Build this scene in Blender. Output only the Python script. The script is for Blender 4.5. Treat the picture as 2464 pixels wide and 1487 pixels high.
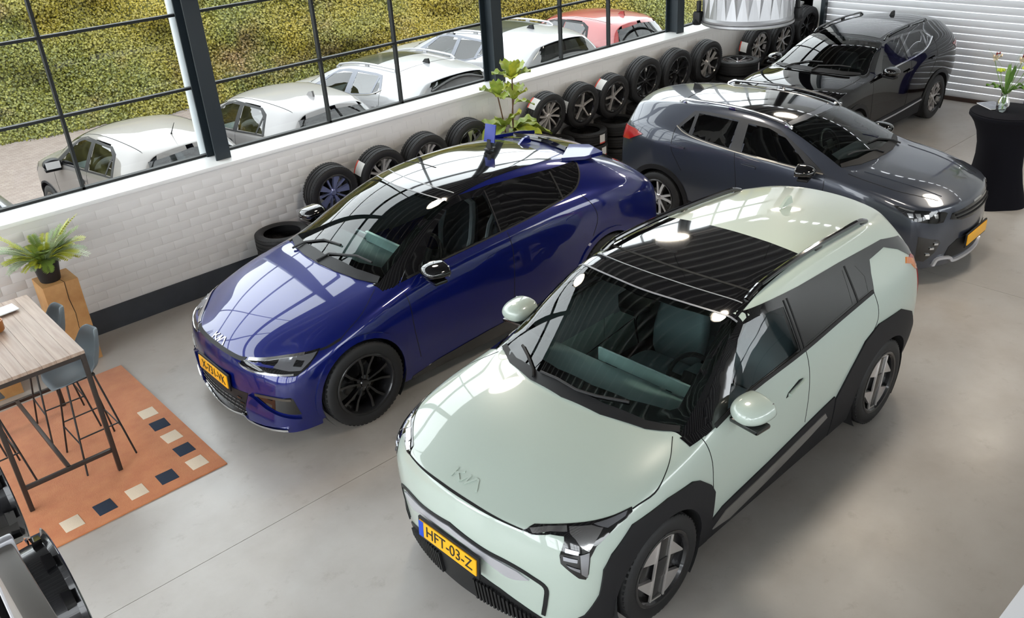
import bpy, bmesh, math, random
import numpy as np
from mathutils import Vector, Matrix
from mathutils.bvhtree import BVHTree
from mathutils.geometry import delaunay_2d_cdt

for o in list(bpy.data.objects):
    bpy.data.objects.remove(o, do_unlink=True)
SC = bpy.context.scene
COL = SC.collection
PI = math.pi
random.seed(7)
RNG = np.random.default_rng(7)

# ------------------------------------------------------------------ camera
CAM_YAW, CAM_PITCH, CAM_ROLL, CAM_F, CAM_H = 0.8582, -0.483, -0.0671, 2123.2, 4.161
cam = bpy.data.cameras.new('camera')
cam.sensor_fit = 'HORIZONTAL'
cam.sensor_width = 36.0
cam.lens = 36.0 * CAM_F / 2464.0
cam.clip_start = 0.05
cam.clip_end = 200
cam_o = bpy.data.objects.new('camera', cam)
COL.objects.link(cam_o)
_cy, _sy, _cp, _sp = math.cos(CAM_YAW), math.sin(CAM_YAW), math.cos(CAM_PITCH), math.sin(CAM_PITCH)
_F = Vector((_cy * _cp, _sy * _cp, _sp))
_R = Vector((_sy, -_cy, 0))
_U = _R.cross(_F)
_cr, _sr = math.cos(CAM_ROLL), math.sin(CAM_ROLL)
_R2 = _cr * _R + _sr * _U
_U2 = -_sr * _R + _cr * _U
_m = Matrix((_R2, _U2, -_F)).transposed().to_4x4()
_m.translation = Vector((0, 0, CAM_H))
cam_o.matrix_world = _m
SC.camera = cam_o

# ------------------------------------------------------------------ sky and exposure
SC.view_settings.view_transform = 'Standard'
SC.view_settings.look = 'None'
SC.view_settings.gamma = 1.0
SC.view_settings.use_curve_mapping = False
SC.view_settings.exposure = -0.12
world = bpy.data.worlds.new('overcast_sky')
SC.world = world
world.use_nodes = True
_nt = world.node_tree
_bg = _nt.nodes['Background']
_bg.inputs['Color'].default_value = (0.92, 0.96, 1.0, 1)
_bg.inputs['Strength'].default_value = 8.0

LAMP_POWER = 22.0
# high window strip in the wall behind the camera lets more of the same sky in (see wall_back)


# ------------------------------------------------------------------ materials
MATS = {}


def mat(name, col, rough=0.5, metal=0.0, coat=0.0, emit=None, estr=1.0, spec=0.5, noise=None, bump=None, coat_rough=0.03, sheen=0.0, coat_ior=1.5):
    """noise=(scale, amount, detail[, second colour]); bump=(scale, strength, distance)"""
    if name in MATS:
        return MATS[name]
    m = bpy.data.materials.new(name)
    m.use_nodes = True
    nt = m.node_tree
    b = nt.nodes['Principled BSDF']
    b.inputs['Base Color'].default_value = (*col, 1)
    b.inputs['Roughness'].default_value = rough
    b.inputs['Metallic'].default_value = metal
    b.inputs['Coat Weight'].default_value = coat
    b.inputs['Coat Roughness'].default_value = coat_rough
    b.inputs['Coat IOR'].default_value = coat_ior
    b.inputs['Specular IOR Level'].default_value = spec
    b.inputs['Sheen Weight'].default_value = sheen
    if emit:
        b.inputs['Emission Color'].default_value = (*emit, 1)
        b.inputs['Emission Strength'].default_value = estr
    tc = None
    if noise or bump:
        tc = nt.nodes.new('ShaderNodeTexCoord')
    if noise:
        n = nt.nodes.new('ShaderNodeTexNoise')
        n.inputs['Scale'].default_value = noise[0]
        n.inputs['Detail'].default_value = noise[2]
        n.inputs['Roughness'].default_value = 0.6
        nt.links.new(tc.outputs['Object'], n.inputs['Vector'])
        r = nt.nodes.new('ShaderNodeMapRange')
        r.inputs['From Min'].default_value = 0.3
        r.inputs['From Max'].default_value = 0.7
        nt.links.new(n.outputs['Fac'], r.inputs['Value'])
        mx = nt.nodes.new('ShaderNodeMix')
        mx.data_type = 'RGBA'
        a = noise[1]
        c2 = noise[3] if len(noise) > 3 else tuple(c * (1 - a) for c in col)
        mx.inputs['A'].default_value = (*col, 1)
        mx.inputs['B'].default_value = (*c2, 1)
        nt.links.new(r.outputs['Result'], mx.inputs['Factor'])
        nt.links.new(mx.outputs['Result'], b.inputs['Base Color'])
    if bump:
        n2 = nt.nodes.new('ShaderNodeTexNoise')
        n2.inputs['Scale'].default_value = bump[0]
        n2.inputs['Detail'].default_value = 4
        nt.links.new(tc.outputs['Object'], n2.inputs['Vector'])
        bp = nt.nodes.new('ShaderNodeBump')
        bp.inputs['Strength'].default_value = bump[1]
        bp.inputs['Distance'].default_value = bump[2]
        nt.links.new(n2.outputs['Fac'], bp.inputs['Height'])
        nt.links.new(bp.outputs['Normal'], b.inputs['Normal'])
    MATS[name] = m
    return m


def glass_mat(name, tint, refl=1.0, rough=0.0, base_refl=0.04):
    """thin sheet glass: tinted see-through with a mirror layer by Fresnel"""
    if name in MATS:
        return MATS[name]
    m = bpy.data.materials.new(name)
    m.use_nodes = True
    nt = m.node_tree
    nt.nodes.clear()
    out = nt.nodes.new('ShaderNodeOutputMaterial')
    tr = nt.nodes.new('ShaderNodeBsdfTransparent')
    tr.inputs['Color'].default_value = (*tint, 1)
    gl = nt.nodes.new('ShaderNodeBsdfGlossy')
    gl.inputs['Roughness'].default_value = rough
    gl.inputs['Color'].default_value = (1, 1, 1, 1)
    fr = nt.nodes.new('ShaderNodeFresnel')
    fr.inputs['IOR'].default_value = 1.0 + 2 * math.sqrt(base_refl) / (1 - math.sqrt(base_refl))
    mul = nt.nodes.new('ShaderNodeMath')
    mul.operation = 'MULTIPLY'
    mul.inputs[1].default_value = refl
    nt.links.new(fr.outputs[0], mul.inputs[0])
    mx = nt.nodes.new('ShaderNodeMixShader')
    nt.links.new(mul.outputs[0], mx.inputs[0])
    nt.links.new(tr.outputs[0], mx.inputs[1])
    nt.links.new(gl.outputs[0], mx.inputs[2])
    nt.links.new(mx.outputs[0], out.inputs[0])
    MATS[name] = m
    return m


def srgb(r, g, b):
    f = lambda c: (c / 255 / 12.92) if c <= 10 else (((c / 255) + 0.055) / 1.055) ** 2.4
    return (f(r), f(g), f(b))


# ------------------------------------------------------------------ mesh helpers
def new_obj(name, me, material=None, parent=None, loc=None, rot=None):
    o = bpy.data.objects.new(name, me)
    COL.objects.link(o)
    if material is not None and me is not None and not me.materials:
        me.materials.append(material)
    if parent is not None:
        o.parent = parent
    if loc is not None:
        o.location = loc
    if rot is not None:
        o.rotation_euler = rot
    return o


def empty(name, loc=(0, 0, 0), rz=0.0, parent=None, scale=1.0):
    o = bpy.data.objects.new(name, None)
    o.empty_display_size = 0.1
    COL.objects.link(o)
    o.location = loc
    o.rotation_euler = (0, 0, rz)
    o.scale = (scale,) * 3
    if parent is not None:
        o.parent = parent
    return o


def tag(o, label=None, cat=None, group=None, kind=None):
    if label:
        o['label'] = label
    if cat:
        o['category'] = cat
    if group:
        o['group'] = group
    if kind:
        o['kind'] = kind
    return o


def mesh_of(name, verts, faces, smooth=True, sharp=0.6):
    me = bpy.data.meshes.new(name)
    me.from_pydata([tuple(map(float, v)) for v in verts], [], [tuple(f) for f in faces])
    me.update()
    if smooth:
        me.polygons.foreach_set('use_smooth', [True] * len(me.polygons))
        if sharp is not None:
            me.set_sharp_from_angle(angle=sharp)
    return me


class MB:
    """collects shapes into one mesh"""

    def __init__(self):
        self.v = []
        self.f = []

    def add(self, verts, faces, M=None):
        n = len(self.v)
        if M is not None:
            verts = [M @ Vector(p) for p in verts]
        self.v += [tuple(p) for p in verts]
        self.f += [tuple(i + n for i in f) for f in faces]
        return self

    def box(self, c, s, M=None, taper=None, ch=0.0):
        x, y, z = s[0] / 2, s[1] / 2, s[2] / 2
        t = taper or (1, 1)
        if ch <= 0:
            vs = [(-x, -y, -z), (x, -y, -z), (x, y, -z), (-x, y, -z), (-x * t[0], -y * t[1], z), (x * t[0], -y * t[1], z), (x * t[0], y * t[1], z), (-x * t[0], y * t[1], z)]
            fs = [(3, 2, 1, 0), (4, 5, 6, 7), (0, 1, 5, 4), (1, 2, 6, 5), (2, 3, 7, 6), (3, 0, 4, 7)]
        else:
            bm = bmesh.new()
            bmesh.ops.create_cube(bm, size=1)
            for v in bm.verts:
                k = t if v.co.z > 0 else (1, 1)
                v.co = Vector((v.co.x * 2 * x * k[0], v.co.y * 2 * y * k[1], v.co.z * 2 * z))
            bmesh.ops.bevel(bm, geom=bm.edges[:], offset=ch, segments=2, affect='EDGES', profile=0.6)
            bm.verts.index_update()
            vs = [tuple(v.co) for v in bm.verts]
            fs = [tuple(v.index for v in f.verts) for f in bm.faces]
            bm.free()
        vs = [(p[0] + c[0], p[1] + c[1], p[2] + c[2]) for p in vs] if M is None else vs
        if M is not None:
            M = Matrix.Translation(c) @ M
        return self.add(vs, fs, M)

    def lathe(self, prof, n=32, c=(0, 0, 0), axis='Z', closed=False, M=None, a0=0.0, a1=2 * PI):
        vs, fs = [], []
        full = abs(a1 - a0 - 2 * PI) < 1e-6
        k = n if full else n + 1
        for i in range(k):
            a = a0 + (a1 - a0) * i / n
            ca, sa = math.cos(a), math.sin(a)
            for (r, h) in prof:
                p = {'Z': (r * ca, r * sa, h), 'Y': (r * ca, h, r * sa), 'X': (h, r * ca, r * sa)}[axis]
                vs.append((p[0] + c[0], p[1] + c[1], p[2] + c[2]))
        m = len(prof)
        for i in range(n):
            j = (i + 1) % k
            if not full and i == n:
                break
            for q in range(m - 1 + (1 if closed else 0)):
                q2 = (q + 1) % m
                f = (i * m + q, j * m + q, j * m + q2, i * m + q2)
                fs.append(f if axis != 'Y' else f[::-1])
        return self.add(vs, fs, M)

    def tube(self, pts, r, n=8, cap=True, M=None):
        pts = [Vector(p) for p in pts]
        rs = r if isinstance(r, (list, tuple)) else [r] * len(pts)
        vs, fs = [], []
        up = None
        for i, p in enumerate(pts):
            d = (pts[min(i + 1, len(pts) - 1)] - pts[max(i - 1, 0)]).normalized()
            if up is None:
                up = Vector((0, 0, 1)) if abs(d.z) < 0.9 else Vector((1, 0, 0))
            a = d.cross(up).normalized()
            b = a.cross(d).normalized()
            up = b
            for k in range(n):
                t = 2 * PI * k / n
                q = p + (a * math.cos(t) + b * math.sin(t)) * rs[i]
                vs.append(tuple(q))
        for i in range(len(pts) - 1):
            for k in range(n):
                k2 = (k + 1) % n
                fs.append((i * n + k, i * n + k2, (i + 1) * n + k2, (i + 1) * n + k))
        if cap:
            fs.append(tuple(range(n - 1, -1, -1)))
            fs.append(tuple((len(pts) - 1) * n + k for k in range(n)))
        return self.add(vs, fs, M)

    def prism(self, poly, h0, h1, axis='Z', M=None):
        n = len(poly)
        mp = {'Z': lambda p, h: (p[0], p[1], h), 'Y': lambda p, h: (p[0], h, p[1]), 'X': lambda p, h: (h, p[0], p[1])}[axis]
        vs = [mp(p, h0) for p in poly] + [mp(p, h1) for p in poly]
        fs = [tuple(range(n - 1, -1, -1)), tuple(range(n, 2 * n))] + [(i, (i + 1) % n, n + (i + 1) % n, n + i) for i in range(n)]
        return self.add(vs, fs, M)

    def disc_fan(self, c, r, n, axis='Z'):
        return self

    def build(self, name, material, parent=None, smooth=True, sharp=0.6, loc=None, rot=None, fix=True):
        me = mesh_of(name, self.v, self.f, smooth, sharp)
        if fix:
            bm = bmesh.new()
            bm.from_mesh(me)
            bmesh.ops.recalc_face_normals(bm, faces=bm.faces)
            bm.to_mesh(me)
            bm.free()
        return new_obj(name, me, material, parent, loc, rot)


def copy_tree(o, parent=None):
    c = o.copy()
    COL.objects.link(c)
    if parent is not None:
        c.parent = parent
    for ch in list(o.children):
        copy_tree(ch, c)
    return c


def subsurf_mesh(name, verts, faces, levels=2, crease=None):
    """subdivided copy of a cage as arrays"""
    me = bpy.data.meshes.new(name)
    me.from_pydata([tuple(map(float, v)) for v in verts], [], faces)
    bm = bmesh.new()
    bm.from_mesh(me)
    bmesh.ops.recalc_face_normals(bm, faces=bm.faces)
    if crease:
        lay = bm.edges.layers.float.new('crease_edge')
        for e in bm.edges:
            k = (min(e.verts[0].index, e.verts[1].index), max(e.verts[0].index, e.verts[1].index))
            if k in crease:
                e[lay] = crease[k]
    bm.to_mesh(me)
    bm.free()
    o = bpy.data.objects.new('tmp', me)
    COL.objects.link(o)
    md = o.modifiers.new('s', 'SUBSURF')
    md.levels = levels
    md.render_levels = levels
    md.quality = 4
    dg = bpy.context.evaluated_depsgraph_get()
    ev = o.evaluated_get(dg)
    em = ev.to_mesh()
    n = len(em.vertices)
    V = np.empty(n * 3)
    em.vertices.foreach_get('co', V)
    V = V.reshape(-1, 3)
    F = [tuple(p.vertices) for p in em.polygons]
    ev.to_mesh_clear()
    bpy.data.objects.remove(o, do_unlink=True)
    bpy.data.meshes.remove(me)
    return V, F


def inside(poly, x, y):
    c = False
    n = len(poly)
    j = n - 1
    for i in range(n):
        xi, yi = poly[i][0], poly[i][1]
        xj, yj = poly[j][0], poly[j][1]
        if ((yi > y) != (yj > y)) and (x < (xj - xi) * (y - yi) / (yj - yi) + xi):
            c = not c
        j = i
    return c


def text_mesh(body, size, thick=0.002):
    cu = bpy.data.curves.new('txt', 'FONT')
    cu.body = body
    cu.size = size
    cu.extrude = thick
    cu.align_x = 'CENTER'
    cu.align_y = 'CENTER'
    o = bpy.data.objects.new('tmp', cu)
    COL.objects.link(o)
    dg = bpy.context.evaluated_depsgraph_get()
    me = bpy.data.meshes.new_from_object(o.evaluated_get(dg))
    bpy.data.objects.remove(o, do_unlink=True)
    return me


def crom(pts, n=6, closed=False):
    """Catmull-Rom through points"""
    P = [np.array(p, float) for p in pts]
    out = []
    m = len(P)
    rng = m if closed else m - 1
    for i in range(rng):
        p1, p2 = P[i], P[(i + 1) % m]
        p0 = P[i - 1] if (closed or i > 0) else 2 * p1 - p2
        p3 = P[(i + 2) % m] if (closed or i + 2 < m) else 2 * p2 - p1
        for k in range(n):
            t = k / n
            out.append(0.5 * ((2 * p1) + (-p0 + p2) * t + (2 * p0 - 5 * p1 + 4 * p2 - p3) * t * t + (-p0 + 3 * p1 - 3 * p2 + p3) * t ** 3))
    if not closed:
        out.append(P[-1])
    return [tuple(p) for p in out]
# ------------------------------------------------------------------ the hall
WALL_Y, GLASS_Y, SILL_Z = 8.798, 9.20, 1.37
X0, X1, Y0, CEIL = -5.0, 15.0, -6.0, 5.2
POSTS = [-0.10, 3.78, 7.78, 11.62]
MULL = [[-3.0, -1.5], [1.33, 2.39], [5.28, 6.34], [9.21, 10.23], [12.9, 14.0]]
TRANSOMS = [2.11, 2.847, 4.05]

M_WHITE = mat('white_painted_masonry', srgb(226, 224, 222), 0.55, noise=(3.0, 0.06, 3), bump=(40, 0.12, 0.003))
M_SILL = mat('white_sill_paint', (0.80, 0.80, 0.79), 0.35)
M_STEEL = mat('dark_teal_steel', srgb(28, 38, 44), 0.5)
M_FRAME = mat('dark_green_window_frame', srgb(10, 15, 16), 0.6)
M_BASE = mat('charcoal_skirting_paint', srgb(62, 66, 73), 0.5, noise=(6, 0.2, 3))
M_CONCRETE = None


def concrete():
    m = bpy.data.materials.new('polished_concrete')
    m.use_nodes = True
    nt = m.node_tree
    b = nt.nodes['Principled BSDF']
    tc = nt.nodes.new('ShaderNodeTexCoord')

    def noise(scale, detail, rough=0.6):
        n = nt.nodes.new('ShaderNodeTexNoise')
        n.inputs['Scale'].default_value = scale
        n.inputs['Detail'].default_value = detail
        n.inputs['Roughness'].default_value = rough
        nt.links.new(tc.outputs['Object'], n.inputs['Vector'])
        return n.outputs['Fac']

    def ramp(f, lo, hi):
        r = nt.nodes.new('ShaderNodeMapRange')
        r.inputs['From Min'].default_value = lo
        r.inputs['From Max'].default_value = hi
        nt.links.new(f, r.inputs['Value'])
        return r.outputs['Result']

    def mix(f, a, c):
        x = nt.nodes.new('ShaderNodeMix')
        x.data_type = 'RGBA'
        nt.links.new(f, x.inputs['Factor'])
        for k, v in (('A', a), ('B', c)):
            if isinstance(v, tuple):
                x.inputs[k].default_value = (*v, 1)
            else:
                nt.links.new(v, x.inputs[k])
        return x.outputs['Result']

    c = mix(ramp(noise(0.45, 5), 0.30, 0.74), srgb(178, 174, 169), srgb(158, 147, 136))
    c = mix(ramp(noise(1.7, 8, 0.65), 0.35, 0.95), c, srgb(190, 186, 181))
    c = mix(ramp(noise(5.0, 7, 0.7), 0.58, 1.0), c, srgb(128, 114, 102))
    nt.links.new(c, b.inputs['Base Color'])
    rr = nt.nodes.new('ShaderNodeMapRange')
    rr.inputs['To Min'].default_value = 0.24
    rr.inputs['To Max'].default_value = 0.46
    nt.links.new(noise(1.6, 6), rr.inputs['Value'])
    nt.links.new(rr.outputs['Result'], b.inputs['Roughness'])
    b.inputs['Specular IOR Level'].default_value = 0.8
    bp = nt.nodes.new('ShaderNodeBump')
    bp.inputs['Strength'].default_value = 0.08
    bp.inputs['Distance'].default_value = 0.004
    nt.links.new(noise(25, 5), bp.inputs['Height'])
    nt.links.new(bp.outputs['Normal'], b.inputs['Normal'])
    return m


M_CONCRETE = concrete()


def struct(o):
    o['kind'] = 'structure'
    return o


# floor: slabs separated by saw-cut joints
fl = struct(MB().box(((X0 + X1) / 2 + .2, (Y0 + 9.2) / 2, -0.16), (X1 - X0 + .4, 9.2 - Y0, 0.3)).build('floor', mat('joint_dark', (0.05, 0.048, 0.045), 0.9)))
_ys = [Y0, -0.2, 4.88, 9.2]
_xs = [X0, 8.6, X1 + 0.3]
for a in range(3):
    for b_ in range(2):
        g = 0.0025
        MB().box(((_xs[b_] + _xs[b_ + 1]) / 2, (_ys[a] + _ys[a + 1]) / 2, -0.02), (_xs[b_ + 1] - _xs[b_] - 2 * g, _ys[a + 1] - _ys[a] - 2 * g, 0.04)).build('floor_slab', M_CONCRETE, fl)

# low masonry wall under the windows
BASE_H = 0.252
wall = struct(MB().box(((X0 + X1) / 2, WALL_Y + 0.2048, SILL_Z / 2 - 0.02), (X1 - X0, 0.41, SILL_Z - 0.04)).build('wall_window', mat('mortar_white', srgb(218, 216, 214), 0.6)))
BL, BH, BD = 0.222, 0.0915, 0.012
_bm = MB().box((0, 0, 0), (BL - 0.004, BD, BH - 0.004), ch=0.002)
_bme = mesh_of('brick', _bm.v, _bm.f, True, 0.6)
_bme.materials.append(M_WHITE)
_rows = int((SILL_Z - 0.03 - BASE_H) / BH)
_rest = MB()
_cnt = 0
for r in range(_rows):
    z = BASE_H + BH * (r + 0.5)
    n = int((X1 - X0) / BL)
    for i in range(n):
        x = X0 + BL * (i + 0.5 + (0.5 if r % 2 else 0.0))
        if x + BL / 2 > X1:
            continue
        y = WALL_Y + 0.004 + random.uniform(-0.0004, 0.0004)
        if 0.25 < x < 5.75 and _cnt < 300:
            o = new_obj('brick', _bme, None, wall, (x, y, z), (random.uniform(-.003, .003), 0, random.uniform(-.002, .002)))
            _cnt += 1
        else:
            _rest.box((x, y, z), (BL - 0.004, BD, BH - 0.004))
_o = _rest.build('brickwork', M_WHITE, wall, fix=False, sharp=.5)
_o['kind'] = 'stuff'
struct(MB().box(((X0 + X1) / 2, WALL_Y + 0.0, BASE_H / 2), (X1 - X0, 0.03, BASE_H)).build('baseboard_window', M_BASE))
struct(MB().box(((X0 + X1) / 2, (WALL_Y - 0.025 + GLASS_Y + 0.05) / 2, SILL_Z - 0.02), (X1 - X0, GLASS_Y + 0.05 - WALL_Y + 0.025, 0.04), ch=0.006).build('trim_1', M_SILL))

# steel posts standing on the sill
for px in POSTS:
    mb = MB()
    h0, h1 = SILL_Z, CEIL
    zc, zh = (h0 + h1) / 2, h1 - h0
    mb.box((px, 8.93, zc), (0.17, 0.018, zh))
    mb.box((px, 9.15, zc), (0.17, 0.018, zh))
    mb.box((px, 9.04, zc), (0.012, 0.21, zh))
    o = tag(mb.build('steel_post', M_STEEL, smooth=False), {-0.10: 'dark steel post on the sill at the far left', 3.78: 'dark steel H-section post on the sill above the orange rug side, beside a pale pipe', 7.78: 'dark steel H-section post on the sill behind the leafy fig plant', 11.62: 'dark steel H-section post on the sill nearest the roller door'}[px], 'post', 'steel posts between the windows')
# pale drain pipe outside by the first post
tag(MB().lathe([(0, 0), (0.06, 0), (0.06, CEIL + 1), (0, CEIL + 1)], 20, c=(3.77, 9.36, 0)).build('drain_pipe', mat('pale_grey_pipe', srgb(222, 228, 232), 0.35)), 'pale grey vertical drain pipe outside the glass beside a steel post', 'pipe')

# windows: frames and panes per bay
M_PANE = glass_mat('window_pane_glass', (0.64, 0.66, 0.65), base_refl=0.04, refl=0.3)
M_PANE2 = glass_mat('clear_pane_glass', (0.9, 0.91, 0.9), base_refl=0.04, refl=0.3)
_edges = [X0] + POSTS + [X1]
for bay in range(len(_edges) - 1):
    xa, xb = _edges[bay], _edges[bay + 1]
    win = struct(empty('window_%d' % (bay + 1), (0, 0, 0)))
    vx = [xa] + MULL[bay] + [xb]
    zs = [SILL_Z] + TRANSOMS + [CEIL - 0.15]
    mw = 0.028
    for x in MULL[bay]:
        MB().box((x, GLASS_Y, (SILL_Z + CEIL) / 2), (mw, 0.06, CEIL - SILL_Z)).build('mullion', M_FRAME, win, smooth=False)
    for z in TRANSOMS:
        t = 0.027 if abs(z - 4.05) > .01 else 0.14
        MB().box(((xa + xb) / 2, GLASS_Y, z), (xb - xa, 0.056, t)).build('transom', M_FRAME, win, smooth=False)
    MB().box(((xa + xb) / 2, GLASS_Y, SILL_Z + 0.012), (xb - xa, 0.06, 0.024)).build('bottom_rail', M_FRAME, win, smooth=False)
    for i in range(len(vx) - 1):
        for j in range(len(zs) - 1):
            mb = MB()
            mb.add([(vx[i], GLASS_Y, zs[j]), (vx[i + 1], GLASS_Y, zs[j]), (vx[i + 1], GLASS_Y, zs[j + 1]), (vx[i], GLASS_Y, zs[j + 1])], [(0, 1, 2, 3)])
            mb.build('pane', M_PANE, win, smooth=False, fix=False)
struct(MB().box(((X0 + X1) / 2, GLASS_Y, CEIL - 0.07), (X1 - X0, 0.2, 0.16)).build('trim_2', M_STEEL))

# end wall with the white roller door
DOOR_A, DOOR_B, DOOR_H = 4.80, 8.34, 4.3
endw = MB()
endw.box((X1 + 0.12, (8.60 + 9.3) / 2, CEIL / 2), (0.24, 0.70, CEIL))
endw.box((X1 + 0.12, (DOOR_B + 8.9) / 2, CEIL / 2), (0.24, 8.9 - DOOR_B, CEIL))
endw.box((X1 + 0.12, (Y0 + DOOR_A) / 2, CEIL / 2), (0.24, DOOR_A - Y0, CEIL))
endw.box((X1 + 0.12, (DOOR_A + DOOR_B) / 2, (DOOR_H + CEIL) / 2), (0.24, DOOR_B - DOOR_A, CEIL - DOOR_H))
struct(endw.build('wall_end', mat('white_plaster', (0.75, 0.75, 0.74), 0.6), smooth=False))
door = struct(empty('door_1', (X1 + 0.05, 0, 0)))
_P = 0.112
_slat = []
for k in range(9):
    t = k / 8
    _slat.append((-0.009 * math.sin(PI * t) ** 0.8, t * (_P - 0.012)))
mb = MB()
n = len(_slat)
vs = [(p[0], DOOR_A, p[1]) for p in _slat] + [(p[0], DOOR_B, p[1]) for p in _slat]
fs = [(i, i + 1, n + i + 1, n + i) for i in range(n - 1)]
vs += [(0.004, DOOR_A, _P - 0.012), (0.004, DOOR_A, _P), (0.004, DOOR_B, _P - 0.012), (0.004, DOOR_B, _P)]
fs += [(2 * n, 2 * n + 1, 2 * n + 3, 2 * n + 2)]
mb.add(vs, [f[::-1] for f in fs])
_sme = mesh_of('door_slat', mb.v, mb.f, True, 0.9)
_sme.materials.append(mat('white_door_slat', srgb(222, 224, 228), 0.45))
for k in range(int(DOOR_H / _P)):
    new_obj('door_slat', _sme, None, door, (0, 0, 0.06 + k * _P))
MB().box((-0.01, (DOOR_A + DOOR_B) / 2, 0.03), (0.05, DOOR_B - DOOR_A, 0.06)).build('bottom_seal', mat('brown_rubber_seal', srgb(60, 42, 36), 0.7), door, smooth=False)
for y in (DOOR_A - 0.03, DOOR_B + 0.03):
    MB().box((-0.06, y, DOOR_H / 2), (0.10, 0.075, DOOR_H)).build('door_guide', M_STEEL if y > 6 else mat('navy_guide_paint', srgb(48, 48, 112), .4), door, smooth=False)

# back and side walls, ceiling of trapezoidal steel deck (out of view, they light and reflect)
M_INNER = mat('pale_wall_panel', (0.62, 0.61, 0.59), 0.6)
# further glazed bays of the hall, behind and beside the camera
lw = MB()
lw.box((X0 - 0.1, (Y0 + 9.3) / 2, 0.4), (0.2, 9.3 - Y0, 0.8))
lw.box((X0 - 0.1, (Y0 + 9.3) / 2, CEIL - 0.25), (0.2, 9.3 - Y0, 0.5))
for y in (-5.8, -2.1, 1.6, 5.3, 9.0):
    lw.box((X0 - 0.1, y, CEIL / 2), (0.2, 0.5, CEIL))
struct(lw.build('wall_left', M_INNER, smooth=False))
bw = MB()
bw.box(((X0 + X1) / 2, Y0 - 0.1, 1.4), (X1 - X0, 0.2, 2.8))
bw.box(((X0 + X1) / 2, Y0 - 0.1, CEIL - 0.25), (X1 - X0, 0.2, 0.5))
for x in (-4.8, -1.0, 3.0, 7.0, 11.0, 14.8):
    bw.box((x, Y0 - 0.1, CEIL / 2), (0.5, 0.2, CEIL))
struct(bw.build('wall_back', M_INNER, smooth=False))
w6 = struct(empty('window_6', (0, 0, 0)))
for z in (2.0, 3.2):
    MB().box((X0, (Y0 + 9.3) / 2, z), (0.05, 9.3 - Y0, 0.05)).build('transom', M_FRAME, w6, smooth=False)
    MB().box(((X0 + X1) / 2, Y0, z), (X1 - X0, 0.05, 0.05)).build('transom', M_FRAME, w6, smooth=False)
for k in range(3):
    for q in range(1, 3):
        MB().box((X0, -5.55 + 3.7 * k + q * 1.07, 2.75), (0.05, 0.05, 3.9)).build('mullion', M_FRAME, w6, smooth=False)
MB().add([(X0 - .05, Y0, .8), (X0 - .05, 9, .8), (X0 - .05, 9, 4.7), (X0 - .05, Y0, 4.7)], [(0, 1, 2, 3)]).build('pane', M_PANE2, w6, fix=False, smooth=False)
MB().add([(X0, Y0 - .05, .8), (X1, Y0 - .05, .8), (X1, Y0 - .05, 4.7), (X0, Y0 - .05, 4.7)], [(0, 1, 2, 3)]).build('pane', M_PANE2, w6, fix=False, smooth=False)
mb = MB()
pitch = 0.42
ny = int((9.3 - Y0) / pitch)
vs, fs = [], []
prof = []
for k in range(ny):
    y = Y0 + k * pitch
    prof += [(y, 0), (y + 0.14, 0), (y + 0.17, 0.09), (y + 0.39, 0.09)]
for (y, z) in prof:
    vs += [(X0, y, CEIL + z), (X1, y, CEIL + z)]
for i in range(len(prof) - 1):
    fs.append((2 * i, 2 * i + 1, 2 * i + 3, 2 * i + 2))
mb.add(vs, fs)
ceil = struct(mb.build('ceiling', mat('dark_steel_deck', (0.10, 0.10, 0.105), 0.5), smooth=False, fix=False))
_rb = MB().box((0, 0, 0), (X1 - X0, 0.05, 0.035))
_rme = mesh_of('ceiling_rib', _rb.v, _rb.f, False)
_rme.materials.append(mat('pale_ceiling_rib', (0.55, 0.55, 0.54), 0.5))
for k in range(ny):
    new_obj('ceiling_rib', _rme, None, ceil, ((X0 + X1) / 2, Y0 + k * pitch + 0.07, CEIL - 0.018))
struct(MB().box(((X0 + X1) / 2, (Y0 + 9.3) / 2, CEIL + 0.3), (X1 - X0, 9.3 - Y0 + .4, 0.1)).build('trim_3', M_INNER))
# ------------------------------------------------------------------ common materials
M_RUBBER = mat('tyre_rubber', (0.012, 0.012, 0.013), 0.62, bump=(60, 0.15, 0.002))
M_BLACKGLOSS = mat('gloss_black_trim', (0.004, 0.004, 0.005), 0.08, coat=1.0)
M_BLACKPLASTIC = mat('black_plastic', (0.010, 0.010, 0.011), 0.5, spec=.35, bump=(300, 0.1, 0.0005))
M_CLAD = mat('dark_cladding_plastic', (0.014, 0.014, 0.016), 0.6, spec=.25, bump=(250, 0.15, 0.0006))
M_GAP = mat('panel_gap_shadow', (0.003, 0.003, 0.003), 0.9)
M_CHROME = mat('polished_chrome', (0.75, 0.75, 0.76), 0.12, metal=1.0)
M_SATIN = mat('satin_silver', (0.62, 0.62, 0.66), 0.35, metal=0.55)
M_ALLOY = mat('silver_alloy', (0.6, 0.6, 0.62), 0.25, metal=0.85)
M_ALLOYDARK = mat('dark_alloy', (0.02, 0.02, 0.022), 0.25, metal=0.3, coat=0.5)
M_MACHINED = mat('machined_alloy_face', (0.55, 0.52, 0.5), 0.35, metal=0.6)
M_DARKINT = mat('dark_cabin_lining', (0.012, 0.012, 0.013), 0.8)
M_SEAT = mat('grey_seat_fabric', (0.36, 0.43, 0.46), 0.75, bump=(200, 0.2, 0.001))
M_SEATDARK = mat('dark_seat_fabric', (0.02, 0.022, 0.026), 0.75)
M_SEATLIGHT = mat('pale_seat_piping', (0.55, 0.57, 0.58), 0.6)
M_DASH = mat('slate_dashboard', (0.33, 0.40, 0.40), 0.6)
M_DASHLIGHT = mat('pale_dashboard_band', (0.6, 0.72, 0.72), 0.5)
M_SCREEN = mat('black_screen', (0.004, 0.004, 0.005), 0.1)
M_WS = glass_mat('green_tinted_windscreen_glass', (0.78, 0.93, 0.89), base_refl=0.045)
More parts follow.
